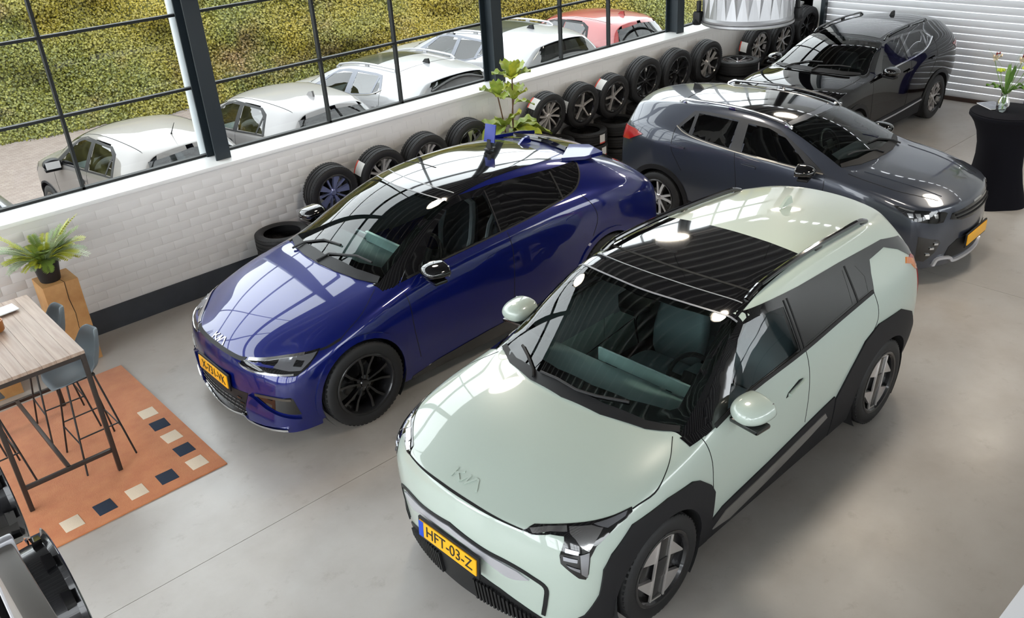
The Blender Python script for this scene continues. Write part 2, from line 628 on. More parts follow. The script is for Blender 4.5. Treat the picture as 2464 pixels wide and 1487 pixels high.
M_SIDEGLASS = glass_mat('clear_side_glass', (0.84, 0.90, 0.91), base_refl=0.045)
M_PRIVACY = glass_mat('dark_privacy_glass', (0.03, 0.032, 0.035), base_refl=0.05)
M_LENS = glass_mat('clear_lamp_lens', (0.9, 0.93, 0.95), base_refl=0.06)
M_LAMPIN = mat('lamp_reflector', (0.45, 0.46, 0.5), 0.18, metal=0.9)
M_REDLAMP = mat('red_tail_lamp', (0.35, 0.01, 0.015), 0.15, coat=1.0)
M_AMBER = mat('amber_indicator', (0.6, 0.16, 0.01), 0.2, coat=1.0)
M_PLATE = mat('yellow_number_plate', srgb(246, 178, 20), 0.35)
M_PLATEBLUE = mat('blue_plate_band', srgb(20, 70, 190), 0.35)
M_PLATETEXT = mat('plate_black_letters', (0.01, 0.01, 0.01), 0.5)
M_LOGO = mat('silver_emblem', (0.7, 0.7, 0.72), 0.2, metal=1.0)
M_WHITELBL = mat('white_paper_label', (0.8, 0.8, 0.78), 0.6)
M_REDLBL = mat('red_label_band', (0.75, 0.09, 0.06), 0.6)


# ------------------------------------------------------------------ wheels
_TY = {}


def tyre_mesh(R, rr, w):
    k = (round(R, 3), round(rr, 3), round(w, 3))
    if k in _TY:
        return _TY[k]
    h = w / 2
    half = [(rr - 0.004, h * 0.80), (rr + 0.008, h * 0.93), (rr + 0.018, h * 0.965), (rr + (R - rr) * 0.45, h * 1.02), (R - 0.03, h * 0.97), (R - 0.012, h * 0.88), (R - 0.003, h * 0.74),
            (R, h * 0.58), (R, h * 0.50), (R - 0.007, h * 0.485), (R - 0.007, h * 0.40), (R, h * 0.385), (R, h * 0.12), (R - 0.007, h * 0.11), (R - 0.007, h * 0.02)]
    prof = [(r, -y) for r, y in half] + [(r, y) for r, y in reversed(half)]
    mb = MB().lathe(prof, 56, axis='Y')
    # shoulder blocks: fine cross cuts on the tread edge
    for s in (-1, 1):
        for i in range(56):
            a = 2 * PI * (i + 0.5) / 56
            Mx = Matrix.Rotation(-a, 4, 'Y')
            mb.box((0, 0, 0), (0.010, h * 0.30, 0.022), Matrix.Rotation(-a, 4, 'Y') @ Matrix.Translation((R - 0.0085, s * h * 0.70, 0)))
    me = mesh_of('tyre', mb.v, mb.f, True, 0.7)
    me.materials.append(M_RUBBER)
    _TY[k] = me
    return me


def barrel(mb, rr, w, depth=0.5):
    h = w / 2
    mb.lathe([(rr + 0.010, h * 0.96), (rr + 0.004, h * 0.99), (rr - 0.010, h * 0.96), (rr - 0.022, h * 0.80), (rr - 0.028, h * 0.1), (rr - 0.03, -h * 0.7), (rr + 0.008, -h * 0.95)], 48, axis='Y')


def spoke(mb, ang, prof, y0, y1, y0r=None, y1r=None, lean=0.0):
    """prof: outline [(r,t)...] of one spoke, extruded between depths (hub) y0..y1 to (rim) y0r..y1r"""
    y0r = y0 if y0r is None else y0r
    y1r = y1 if y1r is None else y1r
    rmax = max(p[0] for p in prof)
    n = len(prof)
    vs = []
    for lay in (0, 1):
        for (r, t) in prof:
            f = r / rmax
            y = (y0 + (y0r - y0) * f) if lay == 0 else (y1 + (y1r - y1) * f)
            k = 1.0 if lay == 0 else 0.86
            vs.append((r, y, t * k if lay else t))
    fs = [tuple(range(n - 1, -1, -1)), tuple(range(n, 2 * n))] + [(i, (i + 1) % n, n + (i + 1) % n, n + i) for i in range(n)]
    mb.add(vs, fs, Matrix.Rotation(-ang, 4, 'Y'))


RIMS = {}


def rim_design(kind, rr, w):
    """list of (part name, mesh) of one wheel rim, axis Y, face towards +Y"""
    key = (kind, round(rr, 3), round(w, 3))
    if key in RIMS:
        return RIMS[key]
    h = w / 2
    out = []
    yf = h * 0.80
    dark = M_ALLOYDARK
    face = {'ev3': M_MACHINED, 'ev6': M_BLACKGLOSS, 'stonic': M_ALLOY, 'sportage': M_MACHINED, 'ten': M_ALLOY, 'five': M_MACHINED, 'fiveblack': M_MACHINED, 'multi': M_ALLOYDARK, 'turbine': M_MACHINED,
            'ysplit': M_MACHINED, 'twin': M_ALLOY, 'star': M_ALLOYDARK, 'blue': mat('blue_grey_alloy', srgb(128, 136, 178), 0.3, metal=0.6), 'steel': M_BLACKGLOSS, 'aero': M_ALLOY}[kind]
    bmat = dark
    mb = MB()
    barrel(mb, rr, w)
    mb.lathe([(0.0, -h * 0.35), (rr * 0.62, -h * 0.35), (rr * 0.62, -h * 0.6)], 32, axis='Y')  # brake disc plane
    out.append(('barrel', mb, bmat))
    mb = MB()
    R1 = rr - 0.006
    if kind == 'ev3':
        d = MB()
        d.lathe([(0.0, yf - 0.02), (R1, yf - 0.03), (R1, yf - 0.05), (0, yf - 0.05)], 40, axis='Y')
        d.box((0, yf - 0.012, 0), (0.10, 0.02, 0.40), ch=0.003)
        d.box((0, yf - 0.002, 0), (0.10, 0.012, 0.13), ch=0.004)
        for s in (-1, 1):
            d.box((0.125 * s, yf - 0.022, 0), (0.09, 0.006, 0.11), ch=0.002)
        out.append(('wheel_cover', d, dark))
        q = R1 / 0.235
        for s in (1, -1):
            mb.box((0, 0, 0), (0.013, 0.016, 0.42 * q), Matrix.Translation((0.062 * s * q, yf + 0.002, 0)), ch=0.002)
            mb.box((0, 0, 0), (0.10 * q, 0.014, 0.012), Matrix.Translation((0, yf - 0.004, 0.212 * s * q)), ch=0.002)
            big = [(0.064, 0.215), (0.105, 0.200), (0.155, 0.163), (0.200, 0.098), (0.196, 0.085), (0.064, 0.058)]
            sm = [(-0.064, 0.168), (-0.128, 0.115), (-0.205, 0.050), (-0.208, 0.038), (-0.064, 0.062)]
            for poly in (big, sm):
                P = [(s * a * q, s * b * q) for a, b in poly]
                mb.prism(P, yf - 0.022, yf + 0.001, axis='Y')
    elif kind == 'ev6':
        for k in range(5):
            a = 2 * PI * k / 5 + 0.3
            for s in (-1, 1):
                spoke(mb, a + s * 0.02, [(0.04, s * 0.006), (0.05, s * 0.024), (R1 * 0.62, s * 0.050), (R1, s * 0.098), (R1, s * 0.068), (R1 * 0.6, s * 0.024)], yf - 0.06, yf - 0.02, yf - 0.05, yf)
        mb.lathe([(0, yf - 0.012), (0.03, yf - 0.013), (0.036, yf - 0.022), (0.07, yf - 0.028), (0.075, yf - 0.06)], 24, axis='Y')
    elif kind in ('stonic', 'twin'):
        for k in range(5):
            a = 2 * PI * k / 5 + (0.1 if kind == 'stonic' else 0.4)
            spoke(mb, a, [(0.03, -0.016), (R1 * 0.55, -0.016), (R1, -0.013), (R1, 0.013), (R1 * 0.55, 0.016), (0.03, 0.016)], yf - 0.05, yf - 0.02, yf - 0.04, yf)
            spoke(mb, a + 0.36, [(0.03, -0.022), (R1 * 0.6, -0.012), (R1, 0.004), (R1, 0.055), (R1 * 0.7, 0.03), (0.03, 0.018)], yf - 0.055, yf - 0.025, yf - 0.04, yf - 0.002)
        mb.lathe([(0, yf - 0.008), (0.03, yf - 0.010), (0.05, yf - 0.025), (0.06, yf - 0.05)], 20, axis='Y')
    elif kind in ('sportage', 'ysplit', 'star'):
        for k in range(5):
            a = 2 * PI * k / 5 + 0.2
            spoke(mb, a, [(0.03, -0.02), (R1 * 0.5, -0.016), (R1 * 0.5, 0.016), (0.03, 0.02)], yf - 0.05, yf - 0.015, yf - 0.045, yf - 0.005)
            for s in (-1, 1):
                spoke(mb, a, [(R1 * 0.45, s * 0.0), (R1, s * 0.055), (R1, s * 0.085), (R1 * 0.48, s * 0.018)], yf - 0.045, yf - 0.01, yf - 0.04, yf)
            if kind == 'sportage':
                spoke(mb, a + PI / 5, [(R1 * 0.7, -0.035), (R1, -0.05), (R1, 0.05), (R1 * 0.7, 0.035)], yf - 0.03, yf - 0.01, yf - 0.03, yf - 0.002)
        mb.lathe([(0, yf - 0.005), (0.03, yf - 0.008), (0.045, yf - 0.025), (0.055, yf - 0.05)], 20, axis='Y')
    elif kind in ('ten', 'multi', 'turbine'):
        n = {'ten': 10, 'multi': 10, 'turbine': 10}[kind]
        for k in range(n):
            a = 2 * PI * k / n
            tw = 0.05 if kind == 'turbine' else 0.0
            ww = 0.016 if kind != 'turbine' else (0.02 if k % 2 else 0.011)
            spoke(mb, a, [(0.03, -0.010), (R1 * 0.6, -0.013 + tw * 0.4), (R1, -ww + tw), (R1, ww + tw), (R1 * 0.6, 0.013 + tw * 0.4), (0.03, 0.010)], yf - 0.05, yf - 0.02, yf - 0.04, yf)
        mb.lathe([(0, yf - 0.008), (0.03, yf - 0.010), (0.05, yf - 0.025), (0.06, yf - 0.05)], 20, axis='Y')
    elif kind in ('five', 'fiveblack'):
        for k in range(5):
            a = 2 * PI * k / 5 + (0.3 if kind == 'five' else 0.05)
            spoke(mb, a, [(0.03, -0.02), (R1 * 0.4, -0.010), (R1 * 0.92, -0.012), (R1, -0.03), (R1, 0.03), (R1 * 0.92, 0.012), (R1 * 0.4, 0.010), (0.03, 0.02)], yf - 0.045, yf - 0.02, yf - 0.03, yf)
        mb.lathe([(R1 - 0.012, yf - 0.02), (R1 - 0.012, yf + 0.002), (R1 + 0.002, yf + 0.002), (R1 + 0.002, yf - 0.02)], 40, axis='Y')
        mb.lathe([(0, yf - 0.012), (0.025, yf - 0.014), (0.032, yf - 0.04)], 20, axis='Y')
    elif kind == 'blue':
        for k in range(5):
            a = 2 * PI * k / 5 + 0.55
            spoke(mb, a, [(0.04, -0.012), (R1 * 0.6, -0.03), (R1, -0.045), (R1, 0.045), (R1 * 0.6, 0.03), (0.04, 0.012)], yf - 0.05, yf - 0.02, yf - 0.03, yf)
            spoke(mb, a + PI / 5, [(0.04, -0.008), (R1, -0.014), (R1, 0.014), (0.04, 0.008)], yf - 0.06, yf - 0.035, yf - 0.04, yf - 0.01)
        mb.lathe([(0, yf - 0.015), (0.03, yf - 0.016), (0.045, yf - 0.03), (0.05, yf - 0.05)], 20, axis='Y')
    elif kind == 'aero':
        for k in range(5):
            a = 2 * PI * k / 5 + 0.3
            spoke(mb, a, [(0.04, -0.016), (R1 * 0.5, -0.035), (R1, -0.085), (R1, 0.03), (R1 * 0.6, 0.012), (0.04, 0.012)], yf - 0.05, yf - 0.02, yf - 0.03, yf)
        mb.lathe([(0, yf - 0.01), (0.03, yf - 0.012), (0.045, yf - 0.03), (0.05, yf - 0.05)], 20, axis='Y')
    elif kind == 'steel':
        for k in range(10):
            a = 2 * PI * k / 10
            spoke(mb, a, [(0.04, -0.012), (R1 * 0.6, -0.016), (R1, -0.03), (R1, 0.03), (R1 * 0.6, 0.016), (0.04, 0.012)], yf - 0.05, yf - 0.02, yf - 0.03, yf)
        mb.lathe([(0, yf - 0.01), (0.05, yf - 0.012), (0.07, yf - 0.05)], 20, axis='Y')
    out.append(('spokes', mb, face))
    res = []
    for nm, b, mt in out:
        me = mesh_of(nm, b.v, b.f, True, 0.5)
        bm = bmesh.new()
        bm.from_mesh(me)
        if nm != 'barrel':
            bmesh.ops.recalc_face_normals(bm, faces=bm.faces)
        bm.to_mesh(me)
        bm.free()
        me.materials.append(mt)
        res.append((nm, me))
    RIMS[key] = res
    return res


def make_wheel(kind, R, rr, w, parent=None, name='wheel', tyre=True):
    """an Empty with tyre, barrel and spokes; axis Y, face +Y, centre at origin"""
    root = empty(name, parent=parent)
    if tyre:
        new_obj('tyre', tyre_mesh(R, rr, w), None, root)
    for nm, me in rim_design(kind, rr, w):
        new_obj(nm, me, None, root)
    return root


# ------------------------------------------------------------------ car bodies
def build_shell(sp, levels=3):
    """box-topology cage (side, top, front, rear grids) -> smooth shell arrays"""
    X, Y, Z = sp['X'], sp['Y'], sp['Z']
    nx, nz, K = len(X), len(Y), 3
    cz, cdx = sp['CZ'], sp['CDX']
    fr, re = sp['FRONT'], sp['REAR']  # centre (x,z) per row, bottom to belt
    dxf, dxr = sp['DXF'], sp['DXR']
    pf = sp.get('PF', 2.3)
    idx, V = {}, []

    def P(key, p):
        if key not in idx:
            idx[key] = len(V)
            V.append(p)
        return idx[key]

    def side(s, i, r):
        x = X[i] + (dxf[r] if i == 0 else dxr[r] if i == nx - 1 else 0.0) + (sp['XO'][r][i] if 'XO' in sp else 0.0)
        return P(('S', s, i, r), (x, s * Y[r][i], Z[r][i]))

    def coords(s, i, r):
        return V[side(s, i, r)]

    def top(s, i, k):
        if k == 0:
            return side(s, i, nz - 1)
        e = coords(s, i, nz - 1)
        f = k / K
        xc, zc = X[i] + cdx[i], cz[i]
        if k == K:
            return P(('T', 0, i, K), (xc, 0, zc))
        g = (1 - f) ** 2.4
        g2 = (1 - f) ** 2.0
        return P(('T', s, i, k), (xc + (e[0] - xc) * g2, s * abs(e[1]) * (1 - f), zc + (e[2] - zc) * g))

    def end(tagn, i, tab, s, r, k):
        if r == nz - 1:
            return top(s, i, k)
        if k == 0:
            return side(s, i, r)
        e = coords(s, i, r)
        xc, zc = tab[r]
        if k == K:
            return P((tagn, 0, r, K), (xc, 0, zc))
        f = k / K
        g = (1 - f) ** pf
        yk = {1: 0.74, 2: 0.40}[k] if K == 3 else 1 - f
        return P((tagn, s, r, k), (xc + (e[0] - xc) * yk ** pf, s * abs(e[1]) * yk, zc + (e[2] - zc) * yk ** 2))

    F = []
    for s in (1, -1):
        for i in range(nx - 1):
            for r in range(nz - 1):
                F.append((side(s, i, r), side(s, i + 1, r), side(s, i + 1, r + 1), side(s, i, r + 1)))
            for k in range(K):
                F.append((top(s, i, k), top(s, i + 1, k), top(s, i + 1, k + 1), top(s, i, k + 1)))
        for r in range(nz - 1):
            for k in range(K):
                F.append((end('F', 0, fr, s, r, k), end('F', 0, fr, s, r + 1, k), end('F', 0, fr, s, r + 1, k + 1), end('F', 0, fr, s, r, k + 1)))
                F.append((end('B', nx - 1, re, s, r, k), end('B', nx - 1, re, s, r + 1, k), end('B', nx - 1, re, s, r + 1, k + 1), end('B', nx - 1, re, s, r, k + 1)))
    cr = {}

    def C(a, b, w):
        cr[(min(a, b), max(a, b))] = w

    for (kind, a0, a1, r, w) in sp.get('CREASE', []):
        for s in (1, -1):
            if kind == 'row':  # along the side row r from station a0 to a1
                for i in range(a0, a1):
                    C(side(s, i, r), side(s, i + 1, r), w)
            elif kind == 'top':  # across the top at station r
                for k in range(K):
                    C(top(s, r, k), top(s, r, k + 1), w)
            elif kind == 'col':  # up the side at station r between rows a0,a1
                for q in range(a0, a1):
                    C(side(s, r, q), side(s, r, q + 1), w)
            elif kind == 'front':
                for k in range(K):
                    C(end('F', 0, fr, s, r, k), end('F', 0, fr, s, r, k + 1), w)
            elif kind == 'rear':
                for k in range(K):
                    C(end('B', nx - 1, re, s, r, k), end('B', nx - 1, re, s, r, k + 1), w)
    VV, FF = subsurf_mesh('shell', V, F, levels, cr)
    # orientation: roof normals up
    FF = [tuple(f) for f in FF]
    return VV, FF


def poly_area2(p):
    return sum(p[i][0] * p[(i + 1) % len(p)][1] - p[(i + 1) % len(p)][0] * p[i][1] for i in range(len(p)))


def np_inside(poly, x, y):
    c = np.zeros(len(x), bool)
    n = len(poly)
    j = n - 1
    for i in range(n):
        xi, yi = poly[i][:2]
        xj, yj = poly[j][:2]
        if yi != yj:
            c ^= ((yi > y) != (yj > y)) & (x < (xj - xi) * (y - yi) / (yj - yi) + xi)
        j = i
    return c


class Car:
    def __init__(self, sp, name, loc, rz, scale=1.0, levels=3):
        self.sp = sp
        self.root = empty(name, (loc[0], loc[1], loc[2] if len(loc) > 2 else 0.0), rz, scale=scale)
        V, F = build_shell(sp, levels)
        self.V, self.F = V, F
        self.quads = np.array(F)
        C = V[self.quads].mean(1)
        n = np.cross(V[self.quads[:, 2]] - V[self.quads[:, 0]], V[self.quads[:, 3]] - V[self.quads[:, 1]])
        ln = np.linalg.norm(n, axis=1)
        ln[ln == 0] = 1
        n /= ln[:, None]
        topf = C[:, 2] > C[:, 2].max() - 0.06
        if n[topf, 2].mean() < 0:
            self.quads = self.quads[:, ::-1].copy()
            n = -n
        self.C, self.FN = C, n
        vn = np.zeros_like(V)
        for k in range(4):
            np.add.at(vn, self.quads[:, k], n * 1.0)
        l = np.linalg.norm(vn, axis=1)
        l[l == 0] = 1
        self.VN = vn / l[:, None]
        self.bvh = BVHTree.FromPolygons([tuple(p) for p in V], [tuple(q) for q in self.quads])

    # ---- projections
    def frame(self, view):
        if view == 'T':
            return (lambda p: (p[0], p[1])), (lambda a, b: (Vector((a, b, 4)), Vector((0, 0, -1))))
        ang = {'F': 0.0, 'L': 90.0, 'B': 180.0, 'R': -90.0}.get(view, view)
        a = math.radians(ang)
        d = Vector((math.cos(a), math.sin(a), 0))
        s = Vector((-math.sin(a), math.cos(a), 0))
        if view == 'L':
            s = Vector((1, 0, 0))
        if view == 'F':
            s = Vector((0, 1, 0))
        return (lambda p: (Vector(p).dot(s), p[2])), (lambda u, z: (d * 5 + s * u + Vector((0, 0, z)), -d))

    def hit(self, view, p):
        fr, ry = self.frame(view)
        if len(p) == 3:
            p = fr(p)
        o, d = ry(*p)
        h = self.bvh.ray_cast(o, d)
        return h

    def drape_arrays(self, poly, view, off, thick, res=0.05, holes=(), smooth=0):
        fr, ry = self.frame(view)

        def prep(pl):
            if smooth:
                pl = crom(pl, smooth, True)
            q = [fr(p) if len(p) == 3 else (p[0], p[1]) for p in pl]
            out = []
            for i in range(len(q)):
                a, b = q[i], q[(i + 1) % len(q)]
                L = math.hypot(b[0] - a[0], b[1] - a[1])
                n = max(1, int(math.ceil(L / res)))
                for k in range(n):
                    out.append((a[0] + (b[0] - a[0]) * k / n, a[1] + (b[1] - a[1]) * k / n))
            return out

        outer = prep(poly)
        hs = [prep(h) for h in holes]
        pts, edges = [], []
        for lp in [outer] + hs:
            b = len(pts)
            pts += lp
            edges += [(b + i, b + (i + 1) % len(lp)) for i in range(len(lp))]
        xs = [p[0] for p in outer]
        ys = [p[1] for p in outer]
        gx = np.arange(min(xs) + res * 0.5, max(xs), res)
        gy = np.arange(min(ys) + res * 0.5, max(ys), res)
        if len(gx) and len(gy):
            G = np.array([(x, y) for x in gx for y in gy])
            m = np_inside(outer, G[:, 0], G[:, 1])
            for h in hs:
                m &= ~np_inside(h, G[:, 0], G[:, 1])
            G = G[m]
            # keep off the outline
            B = np.array(pts)
            if len(G):
                keep = []
                for g in G:
                    if np.min((B[:, 0] - g[0]) ** 2 + (B[:, 1] - g[1]) ** 2) > (res * 0.35) ** 2:
                        keep.append(tuple(g))
                pts += keep
        r = delaunay_2d_cdt([Vector(p) for p in pts], edges, [], 0, 1e-6)
        v2, tris = r[0], r[2]
        T = []
        for t in tris:
            cx = sum(v2[i][0] for i in t) / 3
            cy = sum(v2[i][1] for i in t) / 3
            if inside(outer, cx, cy) and not any(inside(h, cx, cy) for h in hs):
                T.append(tuple(t))
        VV, NN = [], []
        dirv = None
        for p in v2:
            o, d = ry(p[0], p[1])
            dirv = d
            h = self.bvh.ray_cast(o, d)
            if h[0] is None:
                g = self.bvh.find_nearest(o + d * 5)
                loc, nor = g[0], g[1]
                q = o + d * ((loc - o).dot(d))
                VV.append(q)
                NN.append(-d)
            else:
                loc = h[0]
                q = self.quads[h[2]]
                w = [1.0 / (1e-6 + (Vector(self.V[i]) - loc).length_squared) for i in q]
                nor = sum((Vector(self.VN[i]) * ww for i, ww in zip(q, w)), Vector()).normalized()
                VV.append(loc)
                NN.append(nor)
        T2 = []
        for t in T:
            a, b, c = (VV[i] for i in t)
            n = (b - a).cross(c - a)
            T2.append(t if n.dot(dirv) < 0 else (t[0], t[2], t[1]))
        top = [v + n * off for v, n in zip(VV, NN)]
        verts = [tuple(v) for v in top]
        faces = list(T2)
        if thick > 0:
            cnt = {}
            for t in T2:
                for k in range(3):
                    e = (t[k], t[(k + 1) % 3])
                    cnt[e] = cnt.get(e, 0) + 1
            be = [e for e in cnt if (e[1], e[0]) not in cnt]
            mp = {}
            for e in be:
                for i in e:
                    if i not in mp:
                        mp[i] = len(verts)
                        verts.append(tuple(top[i] - NN[i] * thick))
            mt = {}
            for e in be:
                for i in e:
                    if i not in mt:
                        mt[i] = len(verts)
                        verts.append(tuple(top[i]))
            for a, b in be:
                faces.append((mt[b], mt[a], mp[a], mp[b]))
        return verts, faces

    def put(self, name, verts, faces, material, parent=None, mirror=False, sharp=0.7, label=None):
        if mirror:
            verts = [(v[0], -v[1], v[2]) for v in verts]
            faces = [tuple(reversed(f)) for f in faces]
        me = mesh_of(name, verts, faces, True, sharp)
        o = new_obj(name, me, material, parent or self.root)
        if label:
            o['label'] = label
        return o

    def patch(self, name, poly, view, material, off=0.003, thick=0.008, res=0.05, holes=(), smooth=0, both=True, parent=None, parents=None, label=None):
        v, f = self.drape_arrays(poly, view, off, thick, res, holes, smooth)
        ps = parents or (parent, parent)
        r = [self.put(name, v, f, material, ps[0], label=label)]
        if both:
            r.append(self.put(name, v, f, material, ps[1], mirror=True, label=label))
        return r

    def band(self, name, path, width, view, material, off=0.0015, thick=0.003, res=0.05, both=True, smooth=4, closed=False, parent=None, parents=None, label=None):
        """a strip of given width draped along a path"""
        fr, _ = self.frame(view)
        P = [fr(p) if len(p) == 3 else tuple(p) for p in path]
        if smooth:
            P = crom(P, smooth, closed)
        P = [np.array(p[:2], float) for p in P]
        n = len(P)
        L, R = [], []
        ws = width if isinstance(width, (list, tuple)) else None
        for i in range(n):
            d = P[(i + 1) % n] - P[i - 1] if closed else P[min(i + 1, n - 1)] - P[max(i - 1, 0)]
            d = d / (np.linalg.norm(d) + 1e-9)
            nn = np.array([-d[1], d[0]])
            w = np.interp(i / (n - 1), np.linspace(0, 1, len(ws)), ws) if ws else width
            L.append(tuple(P[i] + nn * w / 2))
            R.append(tuple(P[i] - nn * w / 2))
        if closed:
            big, small = (L, R) if abs(poly_area2(L)) > abs(poly_area2(R)) else (R, L)
            return self.patch(name, big, view, material, off, thick, res, holes=[small], both=both, parent=parent, parents=parents, label=label)
        return self.patch(name, L + R[::-1], view, material, off, thick, res, both=both, parent=parent, parents=parents, label=label)

    # ---- shell pieces
    def cut_shell(self, paint, arches, holes_side=(), holes_top=(), holes_back=(), panels=(), hood=None, lining_z=0.75, pillar=None, lining=None):
        """arches: [(x,z,R)]; holes: 2D outlines; panels: [(name, side outline)] for doors"""
        V = self.V.copy()
        C, N = self.C, self.FN
        nf = len(C)
        cls = np.zeros(nf, int)
        names = ['body_shell']
        sideish = np.abs(N[:, 1]) > 0.30
        for s in (1, -1):
            for nm, pl in panels:
                m = np_inside(pl, C[:, 0], C[:, 2]) & (C[:, 1] * s > 0.3) & (np.abs(N[:, 1]) > 0.45)
                names.append(nm)
                cls[m] = len(names) - 1
        if hood:
            m = np_inside(hood, C[:, 0], C[:, 1]) & (N[:, 2] > 0.25) & (C[:, 2] < self.sp.get('hood_zmax', 1.2))
            names.append('hood')
            cls[m] = len(names) - 1
        mats = {}
        if pillar:
            m = np_inside(pillar, C[:, 0], C[:, 2]) & (C[:, 2] > 1.0)
            names.append('windscreen_pillars')
            cls[m] = len(names) - 1
            mats[len(names) - 1] = M_BLACKGLOSS
        for pl in holes_side:
            m = np_inside(pl, C[:, 0], C[:, 2]) & (np.abs(C[:, 1]) > 0.3) & (np.abs(N[:, 1]) > 0.3)
            cls[m] = -1
        for pl in holes_top:
            m = np_inside(pl, C[:, 0], C[:, 1]) & (N[:, 2] > 0.05)
            cls[m] = -1
        for pl in holes_back:
            m = np_inside(pl, C[:, 1], C[:, 2]) & (N[:, 0] < -0.1) & (C[:, 0] < -0.8)
            cls[m] = -1
        for (ax, az, R) in arches:
            d = np.hypot(C[:, 0] - ax, C[:, 2] - az)
            m = (d < R) & (np.abs(C[:, 1]) > 0.45) & (np.abs(N[:, 1]) > 0.35)
            m |= (np.abs(C[:, 0] - ax) < R * 0.985) & (C[:, 2] < az) & (np.abs(C[:, 1]) > 0.45) & (np.abs(N[:, 1]) > 0.35)
            cls[m] = -2 
            kept = np.zeros(len(V), bool)
            gone = np.zeros(len(V), bool)
            kept[self.quads[cls >= 0].ravel()] = True
            gone[self.quads[m].ravel()] = True
            b = np.where(kept & gone & (np.abs(V[:, 1]) > 0.45))[0]
            for i in b:
                dx, dz = V[i, 0] - ax, V[i, 2] - az
                if dz > -0.02:
                    l = math.hypot(dx, dz)
                    if l > 1e-3:
                        V[i, 0] = ax + dx / l * R
                        V[i, 2] = az + dz / l * R
                else:
                    V[i, 0] = ax + math.copysign(R, dx)
        self.cls = cls
        for ci, nm in enumerate(names):
            q = self.quads[cls == ci]
            if len(q) == 0:
                continue
            used = np.unique(q)
            rm = -np.ones(len(V), int)
            rm[used] = np.arange(len(used))
            me = bpy.data.meshes.new(nm)
            me.from_pydata([tuple(p) for p in V[used]], [], [tuple(f) for f in rm[q]])
            me.polygons.foreach_set('use_smooth', [True] * len(me.polygons))
            me.normals_split_custom_set_from_vertices([tuple(n) for n in self.VN[used]])
            new_obj(nm, me, mats.get(ci, paint), self.root)
        # dark inner lining behind the painted shell
        m = (cls >= 0) & (C[:, 2] > lining_z)
        if 'lin_x' in self.sp:
            m &= (C[:, 0] < self.sp['lin_x'])
        q = self.quads[m]
        used = np.unique(q)
        rm = -np.ones(len(V), int)
        rm[used] = np.arange(len(used))
        P = V[used] - self.VN[used] * 0.03
        me = mesh_of('cabin_lining', P, [tuple(f[::-1]) for f in rm[q]], True, None)
        new_obj('cabin_lining', me, lining or M_DARKINT, self.root)

    def wheels(self, kind, axles, R, rr, w, yc, steer=0.0):
        for ax in axles:
            for s in (1, -1):
                wl = make_wheel(kind, R, rr, w, self.root)
                wl.location = (ax, s * yc, R)
                wl.rotation_euler = (0, -0.2, 0 if s > 0 else PI)

    def wells(self, arches, yin=0.52, yout=0.90):
        for (ax, az, R) in arches:
            for s in (1, -1):
                mb = MB()
                mb.lathe([(R + 0.004, yout * s), (R + 0.004, yin * s), (0.0, yin * s)], 28, c=(ax, 0, az), axis='Y', a0=-0.7, a1=PI + 0.7)
                mb.build('wheel_well', M_DARKINT, self.root, fix=False)

    def underbody(self, x0, x1, w, z0=0.17, z1=0.40, cut=None):
        mb = MB()
        mb.box(((x0 + x1) / 2, 0, (z0 + z1) / 2), (x1 - x0, w, z1 - z0))
        mb.build('underbody', M_DARKINT, self.root)

    def mirror_pair(self, x, y, z, paint, base, size=(0.17, 0.24, 0.15), yaw=0.2):
        """door mirrors: housing on a foot"""
        for s in (1, -1):
            cage = []
            sx, sy, sz = size
            V = []
            for (fx, k) in ((-0.42, 0.92), (0.05, 1.0), (0.55, 0.62)):
                V += [(fx * sx, -0.5 * sy * (k * 0.9), -0.42 * sz * k), (fx * sx, 0.5 * sy * k, -0.36 * sz * k), (fx * sx, 0.46 * sy * k, 0.38 * sz * k), (fx * sx, -0.46 * sy * k, 0.5 * sz * k)]
            F = [(3, 2, 1, 0), (8, 9, 10, 11)]
            for b in (0, 4):
                for k in range(4):
                    F.append((b + k, b + (k + 1) % 4, b + 4 + (k + 1) % 4, b + 4 + k))
            VV, FF = subsurf_mesh('m', V, F, 3, {(0, 1): .7, (1, 2): .7, (2, 3): .7, (0, 3): .7})
            Mx = Matrix.Translation((x, s * y, z)) @ Matrix.Rotation(-s * yaw, 4, 'Z')
            if s < 0:
                VV = VV * np.array([1, -1, 1])
                FF = [tuple(reversed(f)) for f in FF]
            P = [Mx @ Vector(p) for p in VV]
            h = new_obj('door_mirror', mesh_of('door_mirror', P, FF, True, None), paint, self.root)
            mb = MB()
            mb.box((0, 0, 0), (0.012, sy * 0.62, sz * 0.5), Mx @ Matrix.Translation((-0.40 * sx, 0, 0)))
            mb.build('mirror_glass', M_CHROME, h)
            mb = MB()
            mb.tube([Mx @ Vector((0.02, -s * 0.10, -sz * 0.36)), Mx @ Vector((0.02, -s * (sy * 0.62), -sz * 0.52)), Mx @ Vector((0.03, -s * (sy * 0.98), -sz * 0.55))], [0.026, 0.024, 0.034], 10)
            mb.box((0, 0, 0), (sx * 0.55, sy * 0.74, 0.03), Mx @ Matrix.Translation((0.0, 0, -sz * 0.40)), ch=0.012)
            mb.build('mirror_foot', base, h)

    def seat(self, x, y, z, m1=None, m2=None, sc=1.0, piping=None, name='seat'):
        m1 = m1 or M_SEAT
        def rounded(pts, hw, n=2, cr=None):
            # side outline pts (x,z) extruded +-hw, subdivided
            V = []
            k = len(pts)
            for s in (-1, -0.6, 0.6, 1):
                for (px, pz) in pts:
                    V.append((px, s * hw, pz))
            F = [tuple(range(k)), tuple(range(3 * k, 4 * k))]
            for b in range(3):
                for i in range(k):
                    F.append((b * k + i, b * k + (i + 1) % k, (b + 1) * k + (i + 1) % k, (b + 1) * k + i))
            return subsurf_mesh('s', V, F, n)
        root = empty(name, (x, y, z), 0, self.root, sc)
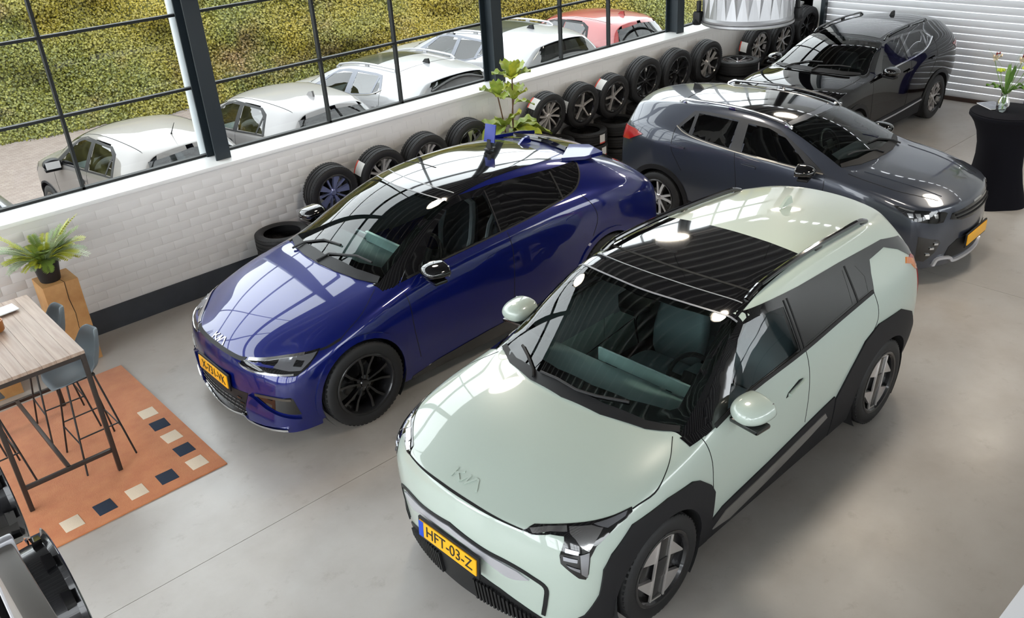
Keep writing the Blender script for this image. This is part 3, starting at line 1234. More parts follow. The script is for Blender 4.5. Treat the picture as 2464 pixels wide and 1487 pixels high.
        V, F = rounded([(0.28, 0.10), (0.30, 0.20), (0.0, 0.22), (-0.22, 0.20), (-0.24, 0.06), (0.0, 0.04)], 0.25)
        new_obj('cushion', mesh_of('cushion', V, F, True, None), m1, root)
        V, F = rounded([(-0.18, 0.12), (-0.27, 0.45), (-0.36, 0.76), (-0.46, 0.76), (-0.40, 0.45), (-0.32, 0.10)], 0.25)
        V[:, 1] *= np.interp(V[:, 2], [0.1, 0.4, 0.78], [1.0, 1.0, 0.78])
        new_obj('backrest', mesh_of('backrest', V, F, True, None), m1, root)
        V, F = rounded([(-0.37, 0.79), (-0.37, 0.96), (-0.41, 1.0), (-0.46, 0.96), (-0.46, 0.79)], 0.14)
        new_obj('headrest', mesh_of('headrest', V, F, True, None), m1, root)
        if piping:
            mb = MB()
            mb.tube([(-0.19, 0.2, 0.12), (-0.26, 0.25, 0.4), (-0.31, 0.235, 0.60), (-0.355, 0.19, 0.73), (-0.375, 0.0, 0.77), (-0.355, -0.19, 0.73), (-0.31, -0.235, 0.60), (-0.26, -0.25, 0.4), (-0.19, -0.2, 0.12)], 0.032, 8)
            mb.build('piping', piping, root)
        return root

    def steering(self, x, y, z, tilt=0.45, r=0.185, m=None):
        m = m or M_BLACKPLASTIC
        mb = MB()
        R = Matrix.Translation((x, y, z)) @ Matrix.Rotation(-tilt, 4, 'Y') @ Matrix.Rotation(PI / 2, 4, 'Y')
        pts = [(r * math.cos(a), r * math.sin(a), 0) for a in np.linspace(0, 2 * PI, 33)]
        mb.tube(pts, 0.017, 8, M=R)
        mb.box((0, 0, 0), (0.12, 0.15, 0.04), R, ch=0.012)
        mb.box((0, 0, 0), (0.03, 2 * r, 0.02), R)
        mb.box((0, 0, 0), (r, 0.03, 0.02), R @ Matrix.Translation((r / 2, 0, 0)))
        mb.build('steering_wheel', m, self.root)

    def plate(self, x, z, text=None, tilt=0.0, y=0.0, rear=False, blue=True):
        r = empty('number_plate', (x, y, z), PI if rear else 0, self.root)
        r.rotation_euler[1] = tilt
        MB().box((-0.012, 0, 0), (0.016, 0.555, 0.150), ch=0.004).build('plate_holder', M_BLACKPLASTIC, r)
        MB().box((0, 0, 0.004), (0.010, 0.52, 0.112), ch=0.003).build('plate_sheet', M_PLATE, r)
        if blue:
            MB().box((0.0045, -0.238, 0.004), (0.004, 0.044, 0.110)).build('blue_band', M_PLATEBLUE, r)
        if text:
            me = text_mesh(text, 0.106, 0.0015)
            for v in me.vertices:
                v.co = Vector((v.co.z + 0.0062, v.co.x * 0.98 + 0.018, v.co.y + 0.005))
            new_obj('plate_letters', me, M_PLATETEXT, r)
        return r

    def kia(self, path_fn, material, name='emblem'):
        pass
# ------------------------------------------------------------------ sage electric crossover
def full(n, v):
    return [v] * n


SP_EV3 = dict(
    X=[1.84, 1.62, 1.34, 1.00, 0.64, 0.30, -0.15, -0.62, -1.08, -1.48, -1.76, -1.90],
    Y=[[.82, .87, .86, .86, .86, .86, .86, .86, .86, .86, .84, .78],
       [.87, .91, .915, .905, .90, .90, .90, .90, .91, .915, .90, .85],
       [.89, .925, .935, .92, .905, .905, .905, .91, .93, .94, .925, .875],
       [.87, .91, .93, .915, .905, .905, .905, .905, .92, .935, .915, .865],
       [.80, .86, .885, .885, .878, .873, .868, .863, .862, .862, .855, .81],
       [.67, .735, .77, .755, .705, .655, .635, .625, .615, .605, .595, .575]],
    Z=[[.18, .19, .20, .19, .19, .19, .19, .19, .20, .22, .25, .28],
       [.42, .42, .42, .40, .40, .40, .40, .40, .42, .44, .46, .47],
       [.66, .68, .70, .70, .68, .68, .68, .70, .72, .74, .74, .72],
       [.80, .86, .90, .93, .95, .96, .97, .98, 1.00, 1.02, 1.02, 1.00],
       [.875, .94, .985, 1.02, 1.075, 1.11, 1.13, 1.15, 1.185, 1.22, 1.23, 1.20],
       [.925, .985, 1.025, 1.055, 1.325, 1.53, 1.575, 1.572, 1.553, 1.523, 1.49, 1.45]],
    CZ=[.95, 1.015, 1.055, 1.085, 1.36, 1.555, 1.602, 1.605, 1.59, 1.565, 1.54, 1.515],
    CDX=[.09, .11, .15, .22, .17, .12, .05, 0, 0, -.02, -.05, -.06],
    FRONT=[(2.14, .17), (2.165, .38), (2.185, .58), (2.175, .74), (2.13, .875)],
    REAR=[(-2.05, .28), (-2.12, .46), (-2.125, .72), (-2.09, .98), (-2.04, 1.17)],
    DXF=[.08, .08, .08, .07, .05, 0], DXR=[-.03, -.06, -.07, -.06, -.03, 0.0],
    CREASE=[('top', 0, 0, 3, .7), ('row', 3, 10, 5, .35), ('row', 0, 3, 5, .2), ('front', 0, 0, 4, .5), ('row', 0, 11, 4, .25), ('top', 0, 0, 11, .6), ('front', 0, 0, 0, .6)],
    hood_zmax=1.12, lin_x=0.95)


def logo_bands(car, view, c, du, dv, size, material, off=0.004):
    """angular emblem of joined strokes"""
    r = empty('emblem', (0, 0, 0), 0, car.root)
    st = [[(-.5, -.14), (-.5, .14)], [(-.47, -.02), (-.22, .14)], [(-.40, .02), (-.16, -.14), (.02, .14)], [(.02, .14), (.02, -.14)], [(.02, -.14), (.24, .14), (.30, .14), (.50, -.14)]]
    for s in st:
        P = [(c[0] + (a * du[0] + b * dv[0]) * size, c[1] + (a * du[1] + b * dv[1]) * size) for a, b in s]
        car.band('emblem_stroke', P, 0.055 * size, view, material, off=off, thick=0.004, res=0.03, both=False, smooth=0, parent=r)
    return r


def wiper(car, pts, view='T', z=0.02, parent=None):
    P = []
    for p in pts:
        h = car.hit(view, p)
        P.append(h[0] + Vector((0, 0, z)))
    mb = MB()
    mb.tube(P, 0.010, 6)
    return mb.build('wiper', M_BLACKPLASTIC, parent or car.root)


def rail(car, pts, r=0.016, lift=0.035, material=None, name='roof_rail'):
    for s in (1, -1):
        P = []
        Q = crom(pts, 6)
        for i, p in enumerate(Q):
            h = car.hit('T', (p[0], p[1]))
            f = i / (len(Q) - 1)
            e = min(1, min(f, 1 - f) / 0.07)
            P.append(Vector((h[0].x, s * h[0].y, h[0].z + lift * e)))
        mb = MB()
        n = len(P)
        mb.tube(P, r, 8)
        # feet
        for k in (1, n // 2, n - 2):
            mb.box((P[k].x, P[k].y, P[k].z - lift / 2 - 0.005), (0.09, r * 1.3, lift + 0.01), ch=0.004)
        mb.build(name, material, car.root)


M_PRIVACYS = mat('near_black_rear_glass', (.004, .004, .005), .03, coat=1.0)
M_LINER = mat('pale_grey_headliner', (.30, .31, .31), .85)
M_SEAM = mat('grey_glass_seam', (.22, .23, .25), .35)


def grow(pl, d=.012):
    """outline pushed outwards by d"""
    n = len(pl)
    s = 1 if poly_area2(pl) > 0 else -1
    out = []
    for i in range(n):
        a, b, c = np.array(pl[i - 1][:2]), np.array(pl[i][:2]), np.array(pl[(i + 1) % n][:2])
        t = (b - a) / (np.linalg.norm(b - a) + 1e-9) + (c - b) / (np.linalg.norm(c - b) + 1e-9)
        t /= (np.linalg.norm(t) + 1e-9)
        out.append(tuple(b + s * d * np.array([t[1], -t[0]])))
    return out


def G2(pl):
    return grow(pl, .016)


def build_ev3(name='sage_electric_crossover', loc=(4.4334, 3.3488), rz=3.1613):
    c = Car(SP_EV3, name, loc, rz, levels=4)
    paint = mat('sage_green_paint', srgb(181, 194, 184), 0.32, metal=0.0, coat=1.0, spec=0.5, coat_ior=1.6)
    A = [(1.34, .349, .392), (-1.34, .349, .392)]
    ws_out = [(.99, .765), (1.09, .58), (1.165, .30), (1.19, 0), (1.165, -.30), (1.09, -.58), (.99, -.765), (.64, -.715), (.30, -.66), (.365, -.35), (.40, 0), (.365, .35), (.30, .66), (.64, .715)]
    ws_in = [(.90, .675), (.94, .64), (1.03, .40), (1.07, .15), (1.07, -.15), (1.03, -.40), (.94, -.64), (.90, -.675), (.62, -.65), (.385, -.60), (.365, -.575), (.425, -.3), (.45, 0), (.425, .3), (.365, .575), (.385, .60), (.62, .65)]
    ws_hole = [(x + (0.03 if x > .6 else -0.02), y * 1.03) for x, y in ws_in]
    fw = [(.66, 1.098), (.40, 1.135), (-.145, 1.155), (-.145, 1.425), (.13, 1.455), (.27, 1.455), (.36, 1.40)]
    rw = [(-.235, 1.155), (-.86, 1.195), (-.90, 1.405), (-.235, 1.425)]
    qw = [(-.945, 1.20), (-1.08, 1.205), (-1.115, 1.30), (-1.06, 1.385), (-.975, 1.40)]
    _old = lambda pl, d=.015: [((x - np.mean([p[0] for p in pl])) * (1 + d / .3) + np.mean([p[0] for p in pl]), (z - np.mean([p[1] for p in pl])) * (1 + d / .13) + np.mean([p[1] for p in pl])) for x, z in pl]
    fdoor = [(.93, 1.10), (.85, .72), (.80, .40), (.78, .30), (-.22, .30), (-.245, .75), (-.215, 1.12), (-.19, 1.48), (.30, 1.48), (.80, 1.06)]
    rdoor = [(-.215, 1.12), (-.245, .75), (-.22, .30), (-.72, .30), (-.78, .55), (-.95, .80), (-1.16, .98), (-1.14, 1.20), (-1.12, 1.42), (-.19, 1.46)]
    hood = [(1.97, .0), (1.97, .5), (1.90, .66), (1.6, .80), (1.02, .80), (1.09, .6), (1.17, .3), (1.20, 0), (1.17, -.3), (1.09, -.6), (1.02, -.80), (1.6, -.80), (1.90, -.66), (1.97, -.5)]
    rear_glass = [(.52, 1.20), (.46, 1.43), (0, 1.46), (-.46, 1.43), (-.52, 1.20), (0, 1.18)]
    c.cut_shell(paint, A, [G2(fw)], [ws_hole], [], [('front_door', fdoor), ('rear_door', rdoor)], hood, pillar=[(1.02, 1.05), (.90, 1.05), (.55, 1.28), (.28, 1.452), (.255, 1.50), (.285, 1.56), (.42, 1.565), (.62, 1.40), (1.02, 1.13)], lining=M_LINER)
    c.wells(A, yout=.90)
    c.underbody(-2.0, 2.05, 1.05)
    MB().box((0, 0, .27), (1.86, 1.72, .16)).build('floor_pan', M_DARKINT, c.root)
    c.wheels('ev3', (1.34, -1.34), .349, .243, .215, .815)
    # --- glazing
    w = c.patch('windscreen', ws_out, 'T', M_WS, off=.004, thick=0, res=.06, both=False)[0]
    c.patch('windscreen_border', ws_out, 'T', M_BLACKGLOSS, off=.0025, thick=.006, res=.05, holes=[ws_in], both=False, parent=w)
    c.band('windscreen_trim', [(.30, .655), (.365, .35), (.40, 0), (.365, -.35), (.30, -.655)], .012, 'T', M_SEAM, off=.006, thick=.006, both=False, parent=w)
    c.patch('interior_mirror', [(.40, .10), (.50, .13), (.58, .06), (.58, -.06), (.50, -.13), (.40, -.10)], 'T', M_BLACKPLASTIC, off=-.004, thick=.05, both=False, parent=w)
    glass_all = [(.90, 1.04), (.42, 1.105), (-.21, 1.12), (-.70, 1.15), (-1.145, 1.18), (-1.20, 1.29), (-1.26, 1.365), (-1.50, 1.375), (-1.66, 1.315), (-1.80, 1.22), (-1.86, 1.26), (-1.80, 1.36), (-1.52, 1.42), (-1.26, 1.435), (-.90, 1.455), (-.37, 1.475), (.10, 1.505), (.29, 1.515), (.32, 1.49), (.55, 1.33), (.80, 1.15)]
    c.patch('window_surround', glass_all, 'L', M_BLACKGLOSS, off=.003, thick=.006, res=.05, holes=[fw, rw, qw])
    c.patch('side_window', fw, 'L', M_SIDEGLASS, off=.001, thick=0, res=.08)
    c.patch('side_window', rw, 'L', M_PRIVACYS, off=.002, thick=0, res=.08)
    c.patch('side_window', qw, 'L', M_PRIVACYS, off=.002, thick=0, res=.08)
    for x0, x1 in ((-.165, -.165), (-.205, -.205)):
        c.band('pillar_trim', [(x0, 1.13), (x1, 1.455)], .010, 'L', M_BLACKPLASTIC, off=.007, thick=.006, smooth=0)
    c.band('pillar_trim', [(-.93, 1.185), (-.94, 1.42)], .014, 'L', M_BLACKPLASTIC, off=.007, thick=.006, smooth=0)
    c.band('belt_trim', [(.80, 1.058), (.42, 1.115), (-.21, 1.13), (-.70, 1.16), (-1.14, 1.19)], .022, 'L', M_BLACKPLASTIC, off=.008, thick=.010)
    c.patch('rear_window', rear_glass, 'B', M_PRIVACY, off=.004, thick=.004, both=False)
    c.band('pillar_trim', [(1.03, 1.045), (.93, 1.055), (.80, 1.075)], .03, 'L', M_BLACKGLOSS, off=.006, thick=.010)
    # --- roof
    roofb = [(.31, .645), (.0, .612), (-.61, .565), (-.625, .30), (-.63, 0), (-.625, -.30), (-.61, -.565), (.0, -.612), (.31, -.645), (.375, -.35), (.41, 0), (.375, .35)]
    g = c.patch('roof_glass', roofb, 'T', M_BLACKGLOSS, off=.003, thick=.005, res=.06, both=False)[0]
    c.band('glass_seam', [(.165, .60), (.215, .3), (.23, 0), (.215, -.3), (.165, -.60)], .008, 'T', M_SEAM, off=.0045, thick=.003, both=False, parent=g)
    c.band('glass_seam', [(.03, .60), (.07, .3), (.085, 0), (.07, -.3), (.03, -.60)], .02, 'T', M_GAP, off=.0045, thick=.003, both=False, parent=g)
    rail(c, [(.12, .60), (-.3, .585), (-.8, .57), (-1.2, .56), (-1.55, .545)], r=.019, lift=.03, material=M_BLACKGLOSS)
    fin = MB()
    fin.prism([(0.11, 0), (0.02, .058), (-.03, .064), (-.06, 0)], -.012, .012, axis='Y')
    fin.build('roof_antenna', paint, c.root, loc=(-1.36, 0, 1.585))
    # --- panel joints
    pa = lambda p, v='L', w_=.006, **k: c.band('panel_joint', p, w_, v, M_GAP, off=.0012, thick=.002, **k)
    pa([(.93, 1.05), (.875, .86), (.855, .70), (.83, .52)])
    pa([(-.215, 1.12), (-.235, .92), (-.243, .75), (-.235, .56)])
    pa([(-1.145, 1.18), (-1.16, 1.05), (-1.13, .96), (-1.04, .88)])
    pa([(1.567, .872), (1.40, .892), (1.284, .871), (1.168, .822), (1.05, .745)], 'T', .005)
    # --- front face
    pa([(-.51, .862), (-.38, .870), (-.18, .878), (0, .880), (.18, .878), (.38, .870), (.51, .862)], 'F', .008, both=False)
    for s in (1, -1):
        pass
    lampL = [(2.045, .496, .862), (1.992, .537, .889), (1.883, .674, .904), (1.776, .776, .916), (1.686, .828, .924), (1.567, .866, .934), (1.575, .877, .915), (1.611, .878, .90), (1.684, .866, .885), (1.759, .858, .858), (1.837, .845, .822), (1.88, .841, .77), (1.899, .844, .671), (1.913, .834, .633), (1.94, .81, .644), (1.992, .727, .734), (1.986, .715, .78), (1.948, .716, .851), (1.93, .70, .872), (1.966, .633, .872), (2.03, .553, .852)]
    lp = c.patch('headlight', lampL, 38.0, M_BLACKGLOSS, off=.004, thick=.008, res=.025)
    c.patch('light_strip', [(2.018, .527, .877), (1.952, .603, .891), (1.888, .682, .899), (1.906, .703, .885), (1.961, .628, .880), (2.022, .552, .862)], 38.0, M_CHROME, off=.008, thick=.004, res=.03, parents=lp)
    c.patch('lamp_bowl', [(1.884, .695, .898), (1.80, .781, .904), (1.762, .829, .892), (1.833, .833, .846), (1.879, .83, .803), (1.902, .789, .833), (1.904, .758, .863), (1.907, .721, .882)], 38.0, M_CHROME, off=.007, thick=.004, res=.03, parents=lp)
    c.patch('upper_lens', [(1.79, .785, .908), (1.60, .862, .927), (1.625, .868, .91), (1.745, .845, .888)], 38.0, M_LAMPIN, off=.007, thick=.004, res=.03, parents=lp)
    for cell in ([(1.919, .803, .789), (1.878, .832, .799), (1.906, .84, .648), (1.93, .819, .676)], [(1.956, .733, .822), (1.917, .793, .809), (1.925, .796, .789), (1.964, .737, .801)], [(1.976, .733, .779), (1.933, .798, .766), (1.938, .799, .747), (1.98, .738, .757)], [(1.976, .754, .732), (1.933, .813, .707), (1.934, .814, .686), (1.966, .773, .713)]):
        c.patch('lamp_cell', cell, 38.0, M_LAMPIN, off=.009, thick=.005, res=.03, parents=lp)
    # silver bumper blade and dark outline
    bu = [(0, .676), (.154, .657), (.274, .640), (.399, .624), (.491, .605), (.561, .566)]
    bl = [(.476, .533), (.419, .531), (.332, .563), (.301, .577), (.169, .615), (0, .634)]
    c.patch('bumper_blade', [(-y, z) for y, z in bl[:-1]][::1] + [(0, .634)] + bl[:-1][::-1] + bu[::-1][:-1] + [(0, .676)] + [(-y, z) for y, z in bu[1:]], 'F', M_SATIN, off=.012, thick=.018, res=.04, both=False)
    c.band('blade_outline', [(0, .690), (.275, .652), (.40, .642), (.492, .624), (.576, .590), (.648, .538), (.640, .433), (.612, .30)], .024, 'F', M_BLACKPLASTIC, off=.006, thick=.009)
    low = [(-.66, .20), (-.60, .27), (-.48, .335), (-.355, .392), (-.21, .43), (.21, .43), (.355, .392), (.48, .335), (.60, .27), (.66, .20), (.4, .185), (0, .18), (-.4, .185)]
    lg = c.patch('lower_grille', low, 'F', M_BLACKPLASTIC, off=.005, thick=.010, res=.05, both=False)[0]
    for s in (1, -1):
        for k in range(16):
            y0 = s * (.16 + k * .026)
            v, f = c.drape_arrays([(y0, .205), (y0 + .014, .205), (y0 + .014, .37 - max(0, abs(y0) - .3) * .42), (y0, .37 - max(0, abs(y0) - .3) * .42)], 'F', .024, .02, .06)
            c.put('grille_slat', v, f, M_BLACKPLASTIC, lg)
    c.plate(2.205, .535, 'HFT-03-Z', tilt=-.08)
    logo_bands(c, 'T', (2.005, 0.0), (0, 1), (-1, 0), .22, paint, off=.005)
    # --- cladding
    def arch(cx, cz, pts, name='arch_cladding'):
        t = np.linspace(0, PI, 25)
        inner = [(cx + .392 * math.cos(a), cz + .392 * math.sin(a)) for a in t]
        return pts + inner[::-1]
    fa = [(1.34 + .392, .18), (1.97, .18), (1.985, .28), (1.908, .345), (1.845, .49), (1.825, .67), (1.768, .75), (1.605, .855), (1.32, .872), (1.085, .848), (1.0, .805), (.885, .704), (.835, .62), (.83, .20), (1.34 - .392, .20)]
    # outline: front bottom, outer edge, rear bottom, then the round opening
    c.patch('arch_cladding', fa + [(1.34 + .392 * math.cos(a), .349 + .392 * math.sin(a)) for a in np.linspace(PI, 0, 25)], 'L', M_CLAD, off=.012, thick=.022, res=.04)
    ra = [(-1.34 + .392, .20), (-.66, .20), (-.64, .55), (-.80, .72), (-.97, .88), (-1.15, .945), (-1.50, .93), (-1.70, .83), (-1.86, .62), (-1.90, .40), (-1.88, .25), (-1.34 - .392, .24)]
    c.patch('arch_cladding', ra + [(-1.34 + .392 * math.cos(a), .349 + .392 * math.sin(a)) for a in np.linspace(PI, 0, 25)], 'L', M_CLAD, off=.012, thick=.022, res=.04)
    c.patch('sill_cladding', [(.87, .20), (.87, .36), (.72, .425), (.2, .475), (-.30, .54), (-.62, .58), (-.66, .20)], 'L', M_CLAD, off=.010, thick=.02, res=.06)
    c.patch('sill_strip', [(.80, .285), (.68, .37), (.2, .415), (-.30, .475), (-.50, .50), (-.545, .44), (-.30, .385), (.2, .30), (.6, .245)], 'L', mat('grey_sill_strip', (.16, .15, .14), .4), off=.016, thick=.01, res=.06)
    # rear lamps and tail
    tl = [(-1.70, 1.23), (-1.80, 1.24), (-1.92, 1.17), (-1.95, .95), (-1.97, .80), (-1.93, .80), (-1.90, .95), (-1.86, 1.10)]
    c.patch('tail_light', tl, 'L', M_REDLAMP, off=.006, thick=.01, res=.04)
    c.patch('rear_indicator', [(-1.66, 1.22), (-1.70, 1.25), (-1.80, 1.21), (-1.84, 1.12), (-1.80, 1.13), (-1.74, 1.19)], 'L', M_AMBER, off=.008, thick=.008, res=.03)
    # --- handles, mirrors
    hd = c.patch('door_handle', [(.035, .905), (.03, .925), (-.15, .955), (-.165, .94), (-.15, .92), (.02, .895)], 'L', paint, off=.026, thick=.026, res=.03)
    c.patch('handle_recess', [(.055, .90), (.03, .93), (-.10, .965), (-.15, .955), (-.02, .905)], 'L', M_GAP, off=.003, thick=.003, parents=hd)
    c.mirror_pair(.62, .985, 1.13, paint, M_BLACKGLOSS, size=(.23, .29, .21), yaw=.12)
    # --- wipers and cowl
    cw = c.patch('cowl', [(1.0, .76), (1.10, .58), (1.18, .30), (1.205, 0), (1.18, -.30), (1.10, -.58), (1.0, -.76), (.97, -.74), (1.06, -.55), (1.12, -.28), (1.14, 0), (1.12, .28), (1.06, .55), (.97, .74)], 'T', M_BLACKPLASTIC, off=.007, thick=.012, both=False)[0]
    wiper(c, [(1.17, -.28), (1.13, -.32), (1.05, -.45), (.99, -.56)], parent=cw)
    wiper(c, [(1.13, -.25), (1.135, -.10), (1.145, .08), (1.12, .22), (1.05, .42)], parent=cw)
    # --- cabin
    c.seat(-.25, .38, .30)
    c.seat(-.25, -.38, .30)
    MB().box((-.98, 0, .50), (.5, 1.3, .26), ch=.06).box((-1.22, 0, .80), (.16, 1.3, .52), ch=.05).build('rear_bench', M_SEAT, c.root)
    for y in (-.42, .42):
        MB().box((-1.26, y, 1.12), (.10, .26, .16), ch=.04).build('rear_headrest', M_SEAT, c.root)
    d = MB()
    d.prism([(.98, .80), (1.00, .97), (.90, .985), (.62, .975), (.52, .93), (.50, .80)], -.74, .74, axis='Y')
    d.build('dashboard', M_DASH, c.root, sharp=.5)
    MB().box((.53, .11, 1.0), (.02, .78, .10), ch=.006).build('display_panel', M_DASHLIGHT, c.root)
    dv = MB()
    dv.box((.92, -.12, .99), (.07, .40, .012), ch=.004)
    dv.build('defrost_vent', M_DASHLIGHT, c.root)
    c.steering(.36, .38, .95)
    MB().box((.05, 0, .46), (.9, .2, .24), ch=.03).build('centre_console', M_DASH, c.root)
    tag(c.root, 'sage green electric crossover with black glass roof, plate reading HFT-03-Z', 'car')
    return c


EV3 = build_ev3()
# ------------------------------------------------------------------ blue electric fastback crossover
SP_EV6 = dict(
    X=[2.02, 1.80, 1.45, 1.08, 0.62, 0.18, -0.35, -0.90, -1.40, -1.80, -2.10, -2.26],
    Y=[[.86, .89, .88, .87, .87, .87, .87, .87, .87, .87, .86, .80],
       [.88, .925, .935, .915, .90, .90, .90, .905, .93, .94, .91, .85],
       [.89, .94, .955, .93, .905, .90, .90, .915, .955, .955, .92, .85],
       [.86, .925, .95, .925, .905, .90, .90, .91, .95, .945, .90, .83],
       [.78, .855, .885, .87, .86, .855, .85, .85, .87, .86, .82, .75],
       [.62, .70, .745, .71, .63, .57, .56, .56, .575, .60, .63, .64]],
    Z=[[.17, .17, .18, .17, .17, .17, .17, .17, .18, .22, .27, .30],
       [.40, .40, .40, .39, .39, .39, .39, .40, .42, .44, .47, .48],
       [.56, .60, .66, .66, .64, .64, .66, .68, .74, .74, .72, .70],
       [.66, .75, .85, .92, .96, .98, 1.00, 1.03, 1.07, 1.06, 1.00, .95],
       [.715, .82, .93, 1.01, 1.075, 1.115, 1.145, 1.20, 1.255, 1.20, 1.11, 1.03],
       [.745, .865, .975, 1.05, 1.31, 1.49, 1.545, 1.525, 1.455, 1.34, 1.20, 1.09]],
    CZ=[.78, .905, 1.01, 1.085, 1.37, 1.545, 1.595, 1.58, 1.515, 1.40, 1.245, 1.115],
    CDX=[.14, .12, .11, .13, .15, .15, .05, 0, 0, -.02, -.06, -.08],
    FRONT=[(2.285, .165), (2.30, .34), (2.30, .52), (2.285, .64), (2.25, .72)],
    REAR=[(-2.28, .30), (-2.38, .48), (-2.40, .70), (-2.40, .90), (-2.38, 1.02)],
    DXF=[.09, .08, .07, .06, .04, 0], DXR=[-.02, -.05, -.06, -.05, -.03, 0.0],
    CREASE=[('top', 0, 0, 3, .7), ('row', 3, 9, 5, .3), ('row', 0, 3, 5, .25), ('front', 0, 0, 4, .6), ('row', 0, 11, 4, .2), ('top', 0, 0, 11, .7), ('front', 0, 0, 0, .6)],
    hood_zmax=1.10, lin_x=1.0)


def ring_poly(cx, cz, r0, r1, zmin=0.2, n=28, a0=-0.35, a1=PI + 0.35):
    t = np.linspace(a0, a1, n)
    o = [(cx + r1 * math.cos(a), max(zmin, cz + r1 * math.sin(a))) for a in t]
    i = [(cx + r0 * math.cos(a), max(zmin, cz + r0 * math.sin(a))) for a in t[::-1]]
    out = []
    for p in o + i:
        if not out or math.hypot(p[0] - out[-1][0], p[1] - out[-1][1]) > 1e-4:
            out.append(p)
    return out


def cabin(c, fx, fz, seat_m, dash_x, dash_z, wheel_y, hw, piping=None, rear_x=-.95, dash_m=None, dark=None, sc=1.0):
    """two front seats, rear bench, dashboard, steering wheel"""
    for s in (1, -1):
        c.seat(fx, s * .37 * hw / .74, fz, seat_m, piping=piping, sc=sc)
    MB().box((rear_x, 0, fz + .20), (.5, 1.75 * hw, .26), ch=.06).box((rear_x - .26, 0, fz + .48), (.16, 1.75 * hw, .52), ch=.05).build('rear_bench', dark or seat_m, c.root)
    for y in (-.42, .42):
        MB().box((rear_x - .30, y * hw / .74, fz + .80), (.10, .26, .16), ch=.04).build('rear_headrest', dark or seat_m, c.root)
    d = MB()
    d.prism([(dash_x + .40, dash_z - .2), (dash_x + .42, dash_z - .03), (dash_x + .30, dash_z), (dash_x + .08, dash_z - .01), (dash_x, dash_z - .06), (dash_x - .02, dash_z - .2)], -hw, hw, axis='Y')
    d.build('dashboard', dash_m or M_DASH, c.root, sharp=.5)
    c.steering(dash_x - .13, wheel_y, dash_z - .03)
    MB().box((dash_x - .4, 0, fz + .16), (.9, .2, .24), ch=.03).build('centre_console', dash_m or M_DASH, c.root)


